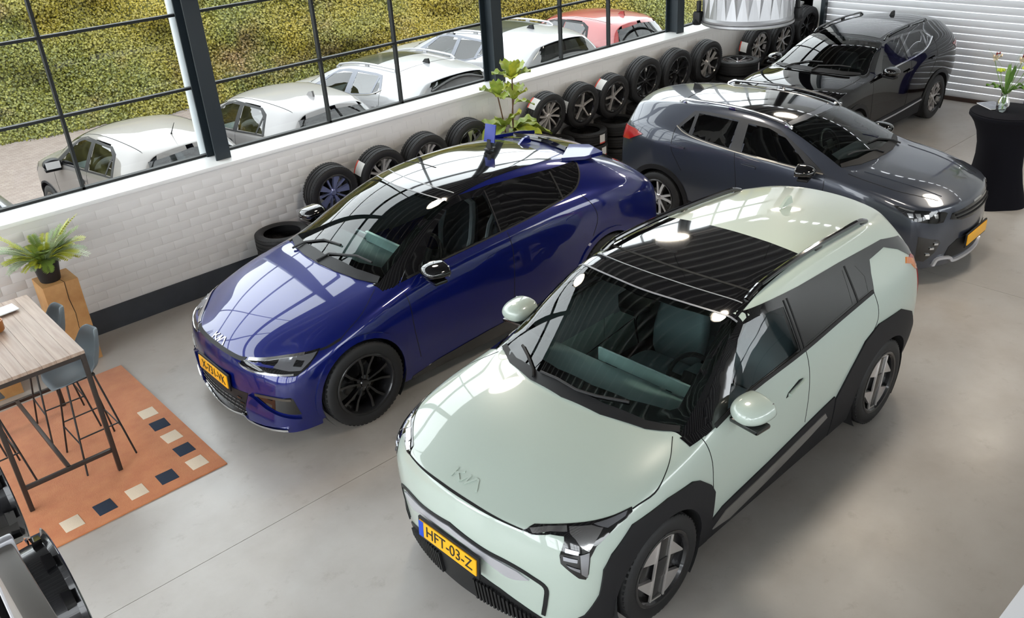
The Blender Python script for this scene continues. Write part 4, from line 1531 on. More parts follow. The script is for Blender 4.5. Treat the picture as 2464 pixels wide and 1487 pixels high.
def build_ev6():
    c = Car(SP_EV6, 'blue_electric_fastback', (4.5206, 6.3188), 3.1271, levels=4)
    paint = mat('deep_blue_metallic_paint', (0.0006, 0.006, 0.125), 0.32, metal=0.35, coat=1.0, spec=0.25, coat_ior=1.6)
    A = [(1.45, .37, .405), (-1.45, .37, .405)]
    ws_out = [(1.065, .70), (1.14, .5), (1.19, .25), (1.205, 0), (1.19, -.25), (1.14, -.5), (1.065, -.70), (.62, -.625), (.17, -.56), (.26, -.3), (.30, 0), (.26, .3), (.17, .56), (.62, .625)]
    ws_in = [(.96, .615), (1.04, .40), (1.075, .15), (1.075, -.15), (1.04, -.40), (.96, -.615), (.60, -.565), (.245, -.50), (.32, -.25), (.345, 0), (.32, .25), (.245, .50), (.60, .565)]
    fw = [(.70, 1.115), (.30, 1.14), (-.145, 1.16), (-.185, 1.45), (.05, 1.455), (.22, 1.43), (.45, 1.31)]
    rw = [(-.265, 1.165), (-.60, 1.195), (-.90, 1.235), (-.955, 1.43), (-.62, 1.455), (-.30, 1.46)]
    qw = [(-.93, 1.24), (-1.10, 1.28), (-1.22, 1.35), (-1.285, 1.41), (-.985, 1.43)]
    sur = [(.93, 1.055), (.5, 1.105), (-.15, 1.145), (-.6, 1.18), (-.95, 1.225), (-1.13, 1.265), (-1.26, 1.34), (-1.35, 1.425), (-1.33, 1.445), (-1.0, 1.46), (-.62, 1.485), (-.25, 1.50), (.08, 1.49), (.24, 1.455), (.5, 1.31), (.75, 1.17)]
    hood = [(2.10, 0), (2.08, .35), (2.0, .58), (1.8, .68), (1.45, .72), (1.10, .71), (1.17, .45), (1.21, .2), (1.22, 0), (1.21, -.2), (1.17, -.45), (1.10, -.71), (1.45, -.72), (1.8, -.68), (2.0, -.58), (2.08, -.35)]
    fdoor = [(.95, 1.06), (.92, .9), (.90, .6), (.86, .33), (-.18, .30), (-.215, .6), (-.235, .95), (-.225, 1.14), (-.24, 1.50), (.22, 1.46), (.6, 1.25)]
    rdoor = [(-.225, 1.14), (-.235, .95), (-.215, .6), (-.18, .30), (-.85, .30), (-1.0, .6), (-1.28, .94), (-1.24, 1.12), (-1.16, 1.22), (-1.3, 1.42), (-.24, 1.49)]
    rear_glass = [(.46, 1.15), (.40, 1.36), (0, 1.385), (-.40, 1.36), (-.46, 1.15)]
    c.cut_shell(paint, A, [G2(fw)], [grow(ws_in, .02)], [], [('front_door', fdoor), ('rear_door', rdoor)], hood, pillar=[(1.10, 1.03), (.95, 1.05), (.5, 1.28), (.24, 1.42), (.15, 1.50), (.15, 1.55), (.36, 1.56), (.62, 1.41), (1.10, 1.11)], lining=mat('mid_grey_headliner', (.12, .125, .13), .85))
    c.wells(A, yout=.92)
    c.underbody(-2.2, 2.1, 1.1)
    MB().box((0, 0, .27), (2.05, 1.74, .16)).build('floor_pan', M_DARKINT, c.root)
    c.wheels('ev6', (1.45, -1.45), .37, .262, .25, .83)
    w = c.patch('windscreen', ws_out, 'T', M_WS, off=.004, thick=0, res=.06, both=False)[0]
    c.patch('windscreen_border', ws_out, 'T', M_BLACKGLOSS, off=.0025, thick=.006, res=.05, holes=[ws_in], both=False, parent=w)
    c.patch('interior_mirror', [(.33, .10), (.43, .13), (.50, .06), (.50, -.06), (.43, -.13), (.33, -.10)], 'T', M_BLACKPLASTIC, off=-.004, thick=.05, both=False, parent=w)
    c.patch('window_surround', sur, 'L', M_BLACKGLOSS, off=.003, thick=.006, res=.05, holes=[fw, rw, qw])
    c.patch('side_window', fw, 'L', M_SIDEGLASS, off=.001, thick=0, res=.08)
    c.patch('side_window', rw, 'L', M_PRIVACYS, off=.002, thick=0, res=.08)
    c.patch('side_window', qw, 'L', M_PRIVACYS, off=.002, thick=0, res=.08)
    c.band('pillar_trim', [(-.16, 1.15), (-.20, 1.475)], .010, 'L', M_BLACKPLASTIC, off=.007, thick=.006, smooth=0)
    c.band('pillar_trim', [(-.945, 1.235), (-.97, 1.445)], .016, 'L', M_BLACKPLASTIC, off=.007, thick=.006, smooth=0)
    c.band('belt_trim', [(.86, 1.07), (.5, 1.112), (-.15, 1.152), (-.6, 1.187), (-.95, 1.232), (-1.13, 1.272), (-1.27, 1.35), (-1.35, 1.43)], .012, 'L', M_BLACKPLASTIC, off=.007, thick=.008)
    roofb = [(.185, .545), (-.3, .525), (-.9, .515), (-1.12, .50), (-1.16, .25), (-1.17, 0), (-1.16, -.25), (-1.12, -.50), (-.9, -.515), (-.3, -.525), (.185, -.545), (.275, -.3), (.315, 0), (.275, .3)]
    g = c.patch('roof_glass', roofb, 'T', M_BLACKGLOSS, off=.003, thick=.005, res=.06, both=False)[0]
    seam = M_SEAM
    c.band('glass_seam', [(.20, .50), (.265, .3), (.305, 0), (.265, -.3), (.20, -.50)], .010, 'T', seam, off=.0065, thick=.004, both=False, parent=w)
    c.band('glass_seam', [(.065, .50), (.13, .3), (.165, 0), (.13, -.3), (.065, -.50)], .010, 'T', seam, off=.0045, thick=.003, both=False, parent=g)
    c.band('glass_seam', [(-.13, .0), (-.13, -.5)], .014, 'T', M_GAP, off=.0045, thick=.003, both=False, parent=g, smooth=0)
    c.patch('rear_window', [(-1.70, .46), (-1.70, -.46), (-2.13, -.54), (-2.16, 0), (-2.13, .54)], 'T', M_BLACKGLOSS, off=.003, thick=.005, both=False)
    # twin winged rear spoiler and antenna
    for s in (1, -1):
        mb = MB()
        t = [(-1.20, .555, 1.475), (-1.45, .62, 1.44), (-1.72, .60, 1.415), (-1.74, .40, 1.445), (-1.50, .36, 1.50)]
        up = [(x, s * y, z + .03) for x, y, z in t]
        lo = [(x, s * y, z - .004) for x, y, z in t]
        n = len(t)
        mb.add(up + lo, [tuple(range(n)), tuple(range(2 * n - 1, n - 1, -1))] + [(i, n + i, n + (i + 1) % n, (i + 1) % n) for i in range(n)])
        mb.build('spoiler_wing', paint, c.root, sharp=.4)
    c.patch('spoiler_bridge', [(-1.42, .38), (-1.72, .40), (-1.76, 0), (-1.72, -.40), (-1.42, -.38), (-1.44, 0)], 'T', M_BLACKGLOSS, off=.05, thick=.04, both=False)
    fin = MB()
    fin.prism([(.11, 0), (.02, .06), (-.05, .07), (-.07, 0)], -.014, .014, axis='Y')
    fin.build('roof_antenna', paint, c.root, loc=(-1.24, 0, 1.53))
    # joints
    pa = lambda p, v='L', w_=.006, **k: c.band('panel_joint', p, w_, v, M_GAP, off=.0012, thick=.002, **k)
    pa([(.955, 1.05), (.925, .9), (.91, .65), (.87, .36)])
    pa([(-.225, 1.135), (-.237, .95), (-.22, .6), (-.19, .34)])
    pa([(-1.16, 1.215), (-1.26, 1.08), (-1.285, .95), (-1.22, .80)])
    pa([(1.767, .87), (1.694, .892), (1.592, .904)], 'T', .012)
    pa([(1.59, .905), (1.35, .86), (1.12, .73)], 'T', .004)
    # face
    c.band('hood_trim', [(-.42, .722), (-.35, .718), (-.2, .721), (0, .724), (.2, .721), (.35, .718), (.42, .722)], .022, 'F', M_BLACKPLASTIC, off=.005, thick=.006, both=False)
    hl = [(2.206, .393, .712), (2.181, .446, .724), (2.146, .504, .732), (2.066, .596, .748), (1.95, .718, .778), (1.858, .811, .798), (1.76, .868, .815), (1.798, .879, .78), (1.845, .883, .75), (1.892, .887, .714), (1.943, .878, .69), (1.99, .865, .668), (2.065, .80, .672), (2.134, .695, .667), (2.183, .572, .660), (2.208, .477, .663), (2.222, .388, .678)]
    lp = c.patch('headlight', hl, 35.0, M_BLACKGLOSS, off=.004, thick=.008, res=.03)
    c.patch('lamp_lens', [(2.023, .681, .749), (1.914, .79, .777), (1.789, .869, .798), (1.847, .878, .756), (1.909, .874, .723), (1.949, .87, .70), (2.019, .817, .702), (2.089, .698, .716), (2.034, .688, .738)], 35.0, M_LAMPIN, off=.007, thick=.004, res=.03, parents=lp)
    c.patch('lamp_cell', [(1.93, .80, .76), (1.88, .84, .755), (1.92, .85, .722), (1.97, .81, .728)], 35.0, M_BLACKGLOSS, off=.011, thick=.004, res=.03, parents=lp)
    c.band('light_strip', [(2.171, .453, .728), (2.07, .602, .744), (1.957, .729, .772), (1.86, .81, .792)], .012, 35.0, M_CHROME, off=.009, thick=.005, parents=lp)
    c.band('light_strip', [(2.222, .376, .689), (2.215, .443, .671), (2.187, .557, .665), (2.131, .692, .674), (2.003, .849, .68)], .012, 35.0, M_CHROME, off=.009, thick=.005, parents=lp)
    lg = c.patch('lower_grille', [(-.47, .455), (-.40, .32), (-.40, .20), (0, .19), (.40, .20), (.40, .32), (.47, .455), (.30, .44), (-.30, .44)], 'F', M_BLACKPLASTIC, off=.003, thick=.01, both=False)[0]
    for r_ in range(4):
        for k in range(14):
            y0 = -.40 + k * .058 + (.029 if r_ % 2 else 0)
            if abs(y0 + .02) > .40 or (abs(y0) < .28 and r_ > 2):
                continue
            z0 = .245 + r_ * .042
            v, f = c.drape_arrays([(y0, z0), (y0 + .04, z0), (y0 + .046, z0 + .012), (y0 - .006, z0 + .012)], 'F', .012, .01, .06)
            c.put('grille_cell', v, f, M_BLACKGLOSS, lg)
    c.band('chin_lip', [(-.80, .205), (-.55, .185), (-.42, .195), (-.36, .225), (-.2, .195), (0, .185), (.2, .195), (.36, .225), (.42, .195), (.55, .185), (.80, .205)], .018, 'F', M_CHROME, off=.03, thick=.03, both=False)
    si = c.patch('side_intake', [(2.213, .547, .462), (2.15, .73, .49), (2.064, .848, .499), (2.048, .858, .483), (1.994, .859, .332), (2.081, .805, .35), (2.142, .717, .375), (2.183, .631, .415)], 32.0, M_BLACKGLOSS, off=.003, thick=.008, res=.04)
    c.band('intake_trim', [(2.213, .553, .474), (2.15, .73, .490), (2.062, .848, .480)], .02, 32.0, mat('bronze_trim', (.10, .085, .07), .3, metal=.5), off=.012, thick=.008, parents=si)
    c.patch('bumper_fin', [(2.228, .49, .458), (2.213, .544, .447), (2.169, .651, .382), (2.136, .72, .355), (1.995, .853, .300), (2.016, .834, .27), (2.09, .75, .235), (2.16, .58, .205), (2.22, .42, .20), (2.222, .40, .30)], 32.0, paint, off=.024, thick=.03, res=.04)
    c.plate(2.31, .49, 'X-731-VK', tilt=-.05, blue=False)
    logo_bands(c, 'T', (2.19, 0.0), (0, 1), (-1, 0), .19, M_LOGO, off=.005)
    # arch lips, sills
    for cx in (1.45, -1.45):
        c.patch('arch_lip', ring_poly(cx, .37, .403, .45, .22), 'L', paint, off=.014, thick=.02, res=.05)
    c.patch('sill_cladding', [(.98, .17), (.96, .20), (.7, .25), (.1, .30), (-.5, .33), (-.96, .36), (-.98, .18)], 'L', M_BLACKGLOSS, off=.006, thick=.014, res=.08)
    c.band('tail_light', [(-.70, .985), (-.4, 1.03), (0, 1.045), (.4, 1.03), (.70, .985)], .03, 'B', M_REDLAMP, off=.008, thick=.01, both=False)
    hd = c.patch('door_handle', [(-.90, 1.045), (-.92, 1.06), (-1.10, 1.085), (-1.12, 1.07), (-1.10, 1.06)], 'L', paint, off=.006, thick=.008, res=.04)
    c.patch('door_handle', [(.06, .99), (.04, 1.005), (-.14, 1.02), (-.16, 1.005), (-.14, .995)], 'L', paint, off=.006, thick=.008, res=.04)
    c.mirror_pair(.70, .985, 1.135, M_BLACKGLOSS, M_BLACKGLOSS, size=(.22, .30, .18), yaw=.12)
    cw = c.patch('cowl', [(1.07, .70), (1.15, .5), (1.20, .25), (1.215, 0), (1.20, -.25), (1.15, -.5), (1.07, -.70), (1.02, -.67), (1.09, -.42), (1.13, 0), (1.09, .42), (1.02, .67)], 'T', M_BLACKPLASTIC, off=.007, thick=.012, both=False)[0]
    wiper(c, [(1.19, -.48), (1.10, -.40), (1.04, -.15), (1.02, .10)], parent=cw)
    wiper(c, [(1.21, -.02), (1.12, .05), (1.02, .35), (.99, .52)], parent=cw)
    cabin(c, -.30, .30, mat('charcoal_seat', (.05, .06, .07), .75), .46, 1.0, .37, .74, piping=M_SEATLIGHT, rear_x=-1.0, dark=M_SEATDARK, dash_m=mat('mid_slate_dash', (.14, .17, .17), .6))
    MB().box((.52, .12, 1.02), (.03, .85, .12), ch=.008).build('display_panel', M_DASHLIGHT, c.root)
    MB().box((.40, -.42, .93), (.03, .55, .05), ch=.01).build('dash_band', M_DASHLIGHT, c.root)
    tag(c.root, 'deep blue metallic electric fastback car beside the tyre row', 'car')
    return c


EV6 = build_ev6()
# ------------------------------------------------------------------ other cars share one builder
def g_car(name, sp, loc, rz, scale, paint, f, label, levels=3, group=None):
    c = Car(sp, name, loc, rz, scale, levels)
    R, rr, tw, yw = f['wheel'][1:5]
    A = [(x, R, f['archR']) for x in f['axles']]
    c.cut_shell(paint, A, [grow(w) for w, _ in f['windows']], [grow(f['ws_in'], .02)], [f['rear_glass']] if f.get('see_rear') else [], f.get('doors', []), f.get('hood'))
    yo = max(max(r) for r in sp['Y']) - .03
    c.wells(A, yout=yo)
    c.underbody(sp['X'][-1] - .05, sp['X'][0] + .1, yo * 1.2)
    MB().box((0, 0, .28), (f['axles'][0] - f['axles'][1] - 2 * f['archR'], yo * 1.9, .16)).build('floor_pan', M_DARKINT, c.root)
    c.wheels(f['wheel'][0], f['axles'], R, rr, tw, yw)
    w = c.patch('windscreen', f['ws_out'], 'T', f.get('ws_mat', M_WS), off=.004, thick=0, res=.07, both=False)[0]
    c.patch('windscreen_border', f['ws_out'], 'T', M_BLACKGLOSS, off=.0025, thick=.006, res=.06, holes=[f['ws_in']], both=False, parent=w)
    mx = min(p[0] for p in f['ws_in'])
    c.patch('interior_mirror', [(mx, .09), (mx + .1, .13), (mx + .17, .06), (mx + .17, -.06), (mx + .1, -.13), (mx, -.09)], 'T', M_BLACKPLASTIC, off=-.004, thick=.05, both=False, parent=w)
    c.patch('window_surround', f['surround'], 'L', f.get('surround_mat', M_BLACKPLASTIC), off=.003, thick=.006, res=.06, holes=[p for p, _ in f['windows']])
    for p, m in f['windows']:
        c.patch('side_window', p, 'L', m, off=0, thick=0, res=.08)
    for p, wd, m in f.get('side_bands', []):
        c.band('window_trim', p, wd, 'L', m, off=.008, thick=.010)
    c.patch('rear_window', f['rear_glass'], 'B', f.get('rear_mat', M_PRIVACY), off=.004, thick=.004, both=False)
    if 'rear_wiper' in f:
        P = [c.hit('B', p)[0] + Vector((-.02, 0, .01)) for p in f['rear_wiper']]
        MB().tube(P, .009, 6).build('rear_wiper', M_BLACKPLASTIC, c.root)
    for p, m in f.get('top_patches', []):
        c.patch('roof_panel', p, 'T', m, off=.003, thick=.005, res=.07, both=False)
    for p, wd in f.get('top_joints', []):
        c.band('panel_joint', p, wd, 'T', M_GAP, off=.0015, thick=.002, both=f.get('tj_both', True))
    if 'rails' in f:
        rail(c, f['rails'], r=.016, lift=.04, material=f['rail_mat'])
    for p in f.get('joints', []):
        c.band('panel_joint', p, .006, 'L', M_GAP, off=.0012, thick=.002)
    if 'antenna' in f:
        x, kind = f['antenna']
        h = c.hit('T', (x, 0))[0]
        if kind == 'fin':
            fin = MB().prism([(.11, -.02), (.02, .055), (-.05, .065), (-.07, -.02)], -.014, .014, axis='Y')
        else:
            fin = MB().tube([(0, 0, -.01), (-.02, 0, .02), (-.14, 0, .15)], [.014, .006, .003], 6)
        fin.build('roof_antenna', f.get('ant_mat', M_BLACKPLASTIC), c.root, loc=tuple(h))
    for nm, p, ang, m, off in f.get('lamps', []):
        c.patch(nm, p, ang, m, off=off, thick=.008, res=.04)
    for nm, p, v, m, off, both in f.get('patches', []):
        c.patch(nm, p, v, m, off=off, thick=max(.008, off), res=.05, both=both)
    for nm, p, wd, v, m, off, both in f.get('bands', []):
        c.band(nm, p, wd, v, m, off=off, thick=max(.006, off), both=both)
    for ax in f['axles']:
        c.patch('arch_cladding', ring_poly(ax, R, f['archR'] - .002, f['archR'] + f.get('lip', .05), .2), 'L', f.get('lip_mat', M_CLAD), off=.012, thick=.02, res=.05)
    if 'sill' in f:
        c.patch('sill_cladding', f['sill'], 'L', M_CLAD, off=.008, thick=.016, res=.08)
    for (hx, hz) in f.get('handles', []):
        hd = c.patch('door_handle', [(hx + .09, hz - .012), (hx + .09, hz + .008), (hx - .09, hz + .02), (hx - .10, hz + .005), (hx - .09, hz - .004)], 'L', f.get('handle_mat', paint), off=.035, thick=.014, res=.05)
        c.patch('handle_recess', [(hx + .06, hz - .03), (hx + .07, hz + .02), (hx - .06, hz + .032), (hx - .07, hz - .02)], 'L', f.get('recess_mat', paint), off=.002, thick=.003, res=.05, smooth=3, parents=hd)
    c.mirror_pair(*f['mirror'], f.get('mirror_mat', paint), M_BLACKPLASTIC, size=(.21, .27, .18))
    if 'cowl' in f:
        cw = c.patch('cowl', f['cowl'], 'T', M_BLACKPLASTIC, off=.007, thick=.012, both=False)[0]
        for wp in f['wipers']:
            wiper(c, wp, parent=cw)
    fx, fz, dx, dz, wy, hw, rx = f['cabin']
    cabin(c, fx, fz, f.get('seat_mat', M_SEATDARK), dx, dz, wy, hw, rear_x=rx, dash_m=f.get('dash_mat', M_BLACKPLASTIC), sc=f.get('seat_sc', .95))
    if 'plate' in f:
        c.plate(*f['plate'], blue=False)
    tag(c.root, label, 'car', group)
    return c


def mirror_y(p):
    return [(x, -y) for x, y in p][::-1]


SP_STONIC = dict(
    X=[1.78, 1.58, 1.29, 0.96, 0.58, 0.20, -0.25, -0.70, -1.12, -1.46, -1.70, -1.82],
    Y=[[.78, .81, .81, .81, .81, .81, .81, .81, .81, .81, .80, .74],
       [.82, .86, .865, .855, .85, .85, .85, .85, .86, .865, .85, .79],
       [.83, .87, .88, .865, .855, .85, .85, .855, .875, .885, .865, .81],
       [.80, .855, .88, .865, .855, .85, .85, .855, .875, .88, .855, .79],
       [.74, .80, .835, .83, .825, .82, .82, .82, .825, .82, .80, .745],
       [.61, .675, .72, .71, .645, .585, .57, .565, .56, .56, .555, .54]],
    Z=[[.20, .20, .21, .21, .21, .21, .21, .21, .22, .24, .28, .32],
       [.40, .41, .42, .40, .40, .40, .40, .41, .43, .45, .48, .50],
       [.62, .64, .68, .68, .66, .66, .67, .69, .72, .74, .74, .73],
       [.76, .82, .88, .91, .93, .94, .95, .97, 1.00, 1.04, 1.04, 1.0],
       [.835, .90, .96, 1.005, 1.03, 1.05, 1.08, 1.12, 1.19, 1.22, 1.19, 1.14],
       [.875, .945, 1.0, 1.04, 1.24, 1.385, 1.455, 1.46, 1.445, 1.42, 1.39, 1.35]],
    CZ=[.905, .975, 1.025, 1.065, 1.28, 1.425, 1.50, 1.505, 1.49, 1.465, 1.44, 1.41],
    CDX=[.13, .11, .10, .14, .14, .12, .04, 0, 0, -.02, -.05, -.06],
    FRONT=[(2.085, .185), (2.105, .38), (2.105, .56), (2.10, .70), (2.06, .83)],
    REAR=[(-1.92, .32), (-2.0, .50), (-2.0, .74), (-1.95, .98), (-1.91, 1.12)],
    DXF=[.03, .06, .07, .06, .05, 0], DXR=[-.02, -.06, -.07, -.05, -.03, 0.0],
    CREASE=[('top', 0, 0, 3, .7), ('row', 3, 11, 5, .45), ('front', 0, 0, 4, .5), ('row', 0, 11, 4, .4), ('row', 7, 11, 3, .4), ('top', 0, 0, 11, .85), ('front', 0, 0, 0, .6), ('col', 1, 5, 11, .45), ('row', 0, 11, 2, .15)],
    hood_zmax=1.1, lin_x=.9)
_ws = [(.90, .67), (1.0, .45), (1.05, .2), (1.06, 0), (1.05, -.2), (1.0, -.45), (.90, -.67), (.55, -.635), (.20, -.575), (.28, -.3), (.30, 0), (.28, .3), (.20, .575), (.55, .635)]
_wsi = [(.83, .60), (.92, .40), (.955, .15), (.955, -.15), (.92, -.40), (.83, -.60), (.54, -.575), (.26, -.52), (.33, -.25), (.345, 0), (.33, .25), (.26, .52), (.54, .575)]
_cowl = [(.905, .67), (1.01, .45), (1.065, .2), (1.075, 0), (1.065, -.2), (1.01, -.45), (.905, -.67), (.87, -.64), (.95, -.40), (1.0, 0), (.95, .40), (.87, .64)]
F_STONIC = dict(
    wheel=('stonic', .328, .225, .205, .775), axles=(1.29, -1.29), archR=.375, ws_out=_ws, ws_in=_wsi, cowl=_cowl, wipers=[[(1.04, .45), (.98, .38), (.91, .15), (.90, -.05)], [(1.06, -.02), (1.0, -.08), (.90, -.35), (.87, -.48)]],
    windows=[([(.62, 1.045), (.2, 1.06), (-.205, 1.085), (-.235, 1.36), (.02, 1.345), (.24, 1.28)], M_SIDEGLASS), ([(-.345, 1.10), (-.70, 1.14), (-.86, 1.17), (-.88, 1.38), (-.36, 1.375)], glass_mat('mirrored_rear_glass', (.12, .13, .14), base_refl=.09)), ([(-.90, 1.175), (-1.04, 1.225), (-.92, 1.36)], M_SIDEGLASS)],
    surround=[(.80, 1.02), (.2, 1.045), (-.25, 1.07), (-.70, 1.12), (-.95, 1.17), (-1.09, 1.23), (-.95, 1.395), (-.80, 1.405), (-.35, 1.40), (-.1, 1.39), (.15, 1.345), (.45, 1.20)],
    side_bands=[([(.78, 1.022), (.2, 1.048), (-.25, 1.075), (-.70, 1.125), (-.95, 1.175), (-1.09, 1.235)], .009, mat('warm_satin_trim', (.35, .33, .30), .35, metal=.8)), ],
    surround_mat=mat('dark_grey_pillar', (.014, .016, .021), .4, coat=.3),
    rear_glass=[(.50, 1.14), (.46, 1.36), (0, 1.385), (-.46, 1.36), (-.50, 1.14), (0, 1.11)],
    doors=[('front_door', [(.80, 1.0), (.80, .6), (.76, .36), (-.20, .36), (-.22, .7), (-.27, 1.07), (-.30, 1.40), (.15, 1.35)]), ('rear_door', [(-.27, 1.07), (-.22, .7), (-.20, .36), (-.80, .36), (-.95, .65), (-1.08, .95), (-1.1, 1.23), (-.95, 1.40), (-.30, 1.40)])],
    joints=[[(.81, 1.0), (.815, .8), (.80, .55), (.77, .40)], [(-.275, 1.07), (-.225, .75), (-.205, .40)], [(-1.09, 1.22), (-1.10, 1.0), (-1.02, .85), (-.95, .74)]],
    hood=[(1.93, 0), (1.90, .4), (1.80, .58), (1.55, .66), (1.29, .70), (.98, .71), (1.04, .4), (1.075, 0), (1.04, -.4), (.98, -.71), (1.29, -.70), (1.55, -.66), (1.80, -.58), (1.90, -.4)],
    top_joints=[([(1.86, .50), (1.55, .665), (1.29, .705), (1.0, .71)], .007), ([(-1.2, .48), (-1.22, 0)], .01)],
    top_patches=[([(.16, .50), (-.55, .49), (-.56, 0), (-.55, -.49), (.16, -.50), (.22, 0)], M_BLACKGLOSS)],
    rails=[(.26, .565), (.0, .56), (-.5, .545), (-.95, .535), (-1.22, .52)], rail_mat=M_CHROME, antenna=(-1.32, 'fin'),
    lamps=[('headlight', [(1.974, .522, .772), (1.956, .549, .79), (1.84, .709, .822), (1.743, .775, .83), (1.639, .808, .85), (1.55, .832, .86), (1.627, .83, .805), (1.702, .823, .762), (1.771, .806, .728), (1.927, .661, .694), (1.966, .584, .691)], 35.0, M_BLACKGLOSS, .004),
           ('tail_light', [(-1.50, .84, 1.085), (-1.62, .80, 1.13), (-1.78, .70, 1.14), (-1.88, .55, 1.10), (-1.90, .55, 1.02), (-1.80, .76, .98), (-1.70, .82, .99)], 140.0, M_REDLAMP, .012),
           ('side_intake', [(1.825, .795, .576), (1.962, .606, .507), (1.968, .584, .472), (1.934, .616, .376), (1.862, .689, .284), (1.806, .757, .303), (1.818, .779, .403)], 35.0, M_BLACKGLOSS, .003)]
    + [('light_cell', [(a, b - .02, z + .016), (a - .03, b + .015, z + .016), (a - .01, b + .01, z - .022), (a + .01, b - .015, z - .022)], 35.0, M_CHROME, .012) for a, b, z in ((1.727, .806, .784), (1.787, .773, .784), (1.853, .726, .772), (1.909, .648, .766))]
    + [('light_strip', [(1.74, .77, .824), (1.62, .81, .846), (1.60, .82, .846), (1.66, .815, .828), (1.73, .785, .812)], 35.0, M_CHROME, .012)]
    + [('intake_fin', [(a + .012, b - .02, z + .008), (a - .012, b + .02, z + .014), (a - .012, b + .02, z - .006), (a + .012, b - .02, z - .012)], 35.0, M_CHROME, .014) for a, b, z in ((1.944, .636, .474), (1.919, .667, .43), (1.892, .685, .365))],
    patches=[('grille', [(-.50, .705), (-.466, .758), (-.2, .775), (0, .78), (.2, .775), (.466, .758), (.50, .705), (.34, .662), (.14, .652), (-.14, .652), (-.34, .662)], 'F', M_BLACKGLOSS, .004, False),
             ('lower_grille', [(-.50, .26), (-.46, .40), (-.36, .46), (.36, .46), (.46, .40), (.50, .26), (0, .25)], 'F', M_BLACKPLASTIC, .004, False)],
    bands=[('skid_plate', [(-.60, .225), (-.57, .295), (-.42, .275), (-.36, .225), (-.2, .22), (0, .22), (.2, .22), (.36, .225), (.42, .275), (.57, .295), (.60, .225)], .028, 'F', M_SATIN, .03, False),
           ('grille_rib', [(-.40, .695), (0, .69), (.40, .695)], .010, 'F', M_CLAD, .014, False), ('grille_rib', [(-.42, .728), (0, .735), (.42, .728)], .010, 'F', M_CLAD, .014, False),
           ('hood_edge_chrome', [(-.10, .79), (0, .793), (.10, .79)], .02, 'F', M_CHROME, .012, False),
           ('hood_crease', [(1.85, .40), (1.5, .50), (1.1, .54)], .03, 'T', None, .006, True)],
    lip=.055, sill=[(.92, .21), (.90, .34), (-.90, .38), (-.92, .22)], handles=[(-.07, .95), (-1.0, 1.02)], mirror=(.64, .935, 1.06), mirror_mat=M_BLACKGLOSS,
    cabin=(-.25, .30, .40, .97, .36, .68, -.90), plate=(2.125, .42, None))


def stonic_spec(paint, **kw):
    f = dict(F_STONIC)
    f['bands'] = [(n, p, w, v, (m or paint), o, b) for n, p, w, v, m, o, b in f['bands']]
    f.update(kw)
    return f


P_GREY = mat('slate_grey_metallic_paint', srgb(58, 63, 75), 0.3, metal=0.35, coat=1.0)
STONIC = g_car('slate_grey_crossover', SP_STONIC, (8.797, 5.12), -1.517, .978, P_GREY, stonic_spec(P_GREY), 'slate grey crossover with chrome roof rails parked behind the sage green car')

SP_SPORT = dict(
    X=[1.88, 1.66, 1.34, 0.98, 0.56, 0.14, -0.35, -0.85, -1.30, -1.62, -1.86, -2.02],
    Y=[[.82, .86, .86, .86, .86, .86, .86, .86, .86, .86, .84, .78],
       [.86, .91, .92, .905, .90, .90, .90, .905, .92, .925, .90, .83],
       [.88, .925, .935, .915, .905, .90, .90, .91, .935, .945, .92, .86],
       [.86, .91, .93, .915, .905, .90, .90, .905, .93, .94, .91, .84],
       [.80, .855, .885, .88, .87, .865, .86, .86, .865, .86, .84, .78],
       [.66, .72, .77, .75, .68, .61, .595, .59, .585, .58, .575, .56]],
    Z=[[.26, .24, .22, .21, .21, .21, .21, .21, .22, .24, .28, .32],
       [.46, .46, .46, .44, .44, .44, .44, .45, .47, .50, .52, .54],
       [.70, .72, .74, .73, .72, .72, .73, .75, .78, .80, .80, .79],
       [.88, .93, .97, 1.0, 1.02, 1.03, 1.04, 1.06, 1.09, 1.12, 1.12, 1.08],
       [.97, 1.02, 1.06, 1.085, 1.11, 1.125, 1.15, 1.20, 1.28, 1.32, 1.30, 1.24],
       [1.00, 1.06, 1.095, 1.115, 1.33, 1.49, 1.555, 1.565, 1.555, 1.53, 1.49, 1.44]],
    CZ=[1.02, 1.085, 1.12, 1.145, 1.37, 1.53, 1.605, 1.615, 1.605, 1.58, 1.55, 1.51],
    CDX=[.12, .11, .10, .13, .14, .12, .04, 0, 0, -.02, -.05, -.06],
    FRONT=[(2.15, .26), (2.22, .44), (2.24, .64), (2.225, .82), (2.17, .96)],
    REAR=[(-2.14, .32), (-2.24, .52), (-2.26, .80), (-2.20, 1.06), (-2.13, 1.24)],
    DXF=[.03, .06, .07, .06, .05, 0], DXR=[-.02, -.06, -.07, -.05, -.03, 0.0],
    CREASE=[('top', 0, 0, 3, .7), ('row', 3, 11, 5, .5), ('front', 0, 0, 4, .5), ('row', 0, 11, 4, .4), ('row', 6, 11, 3, .3), ('top', 0, 0, 11, .85), ('front', 0, 0, 0, .6), ('col', 1, 5, 11, .5)],
    hood_zmax=1.2, lin_x=.9)
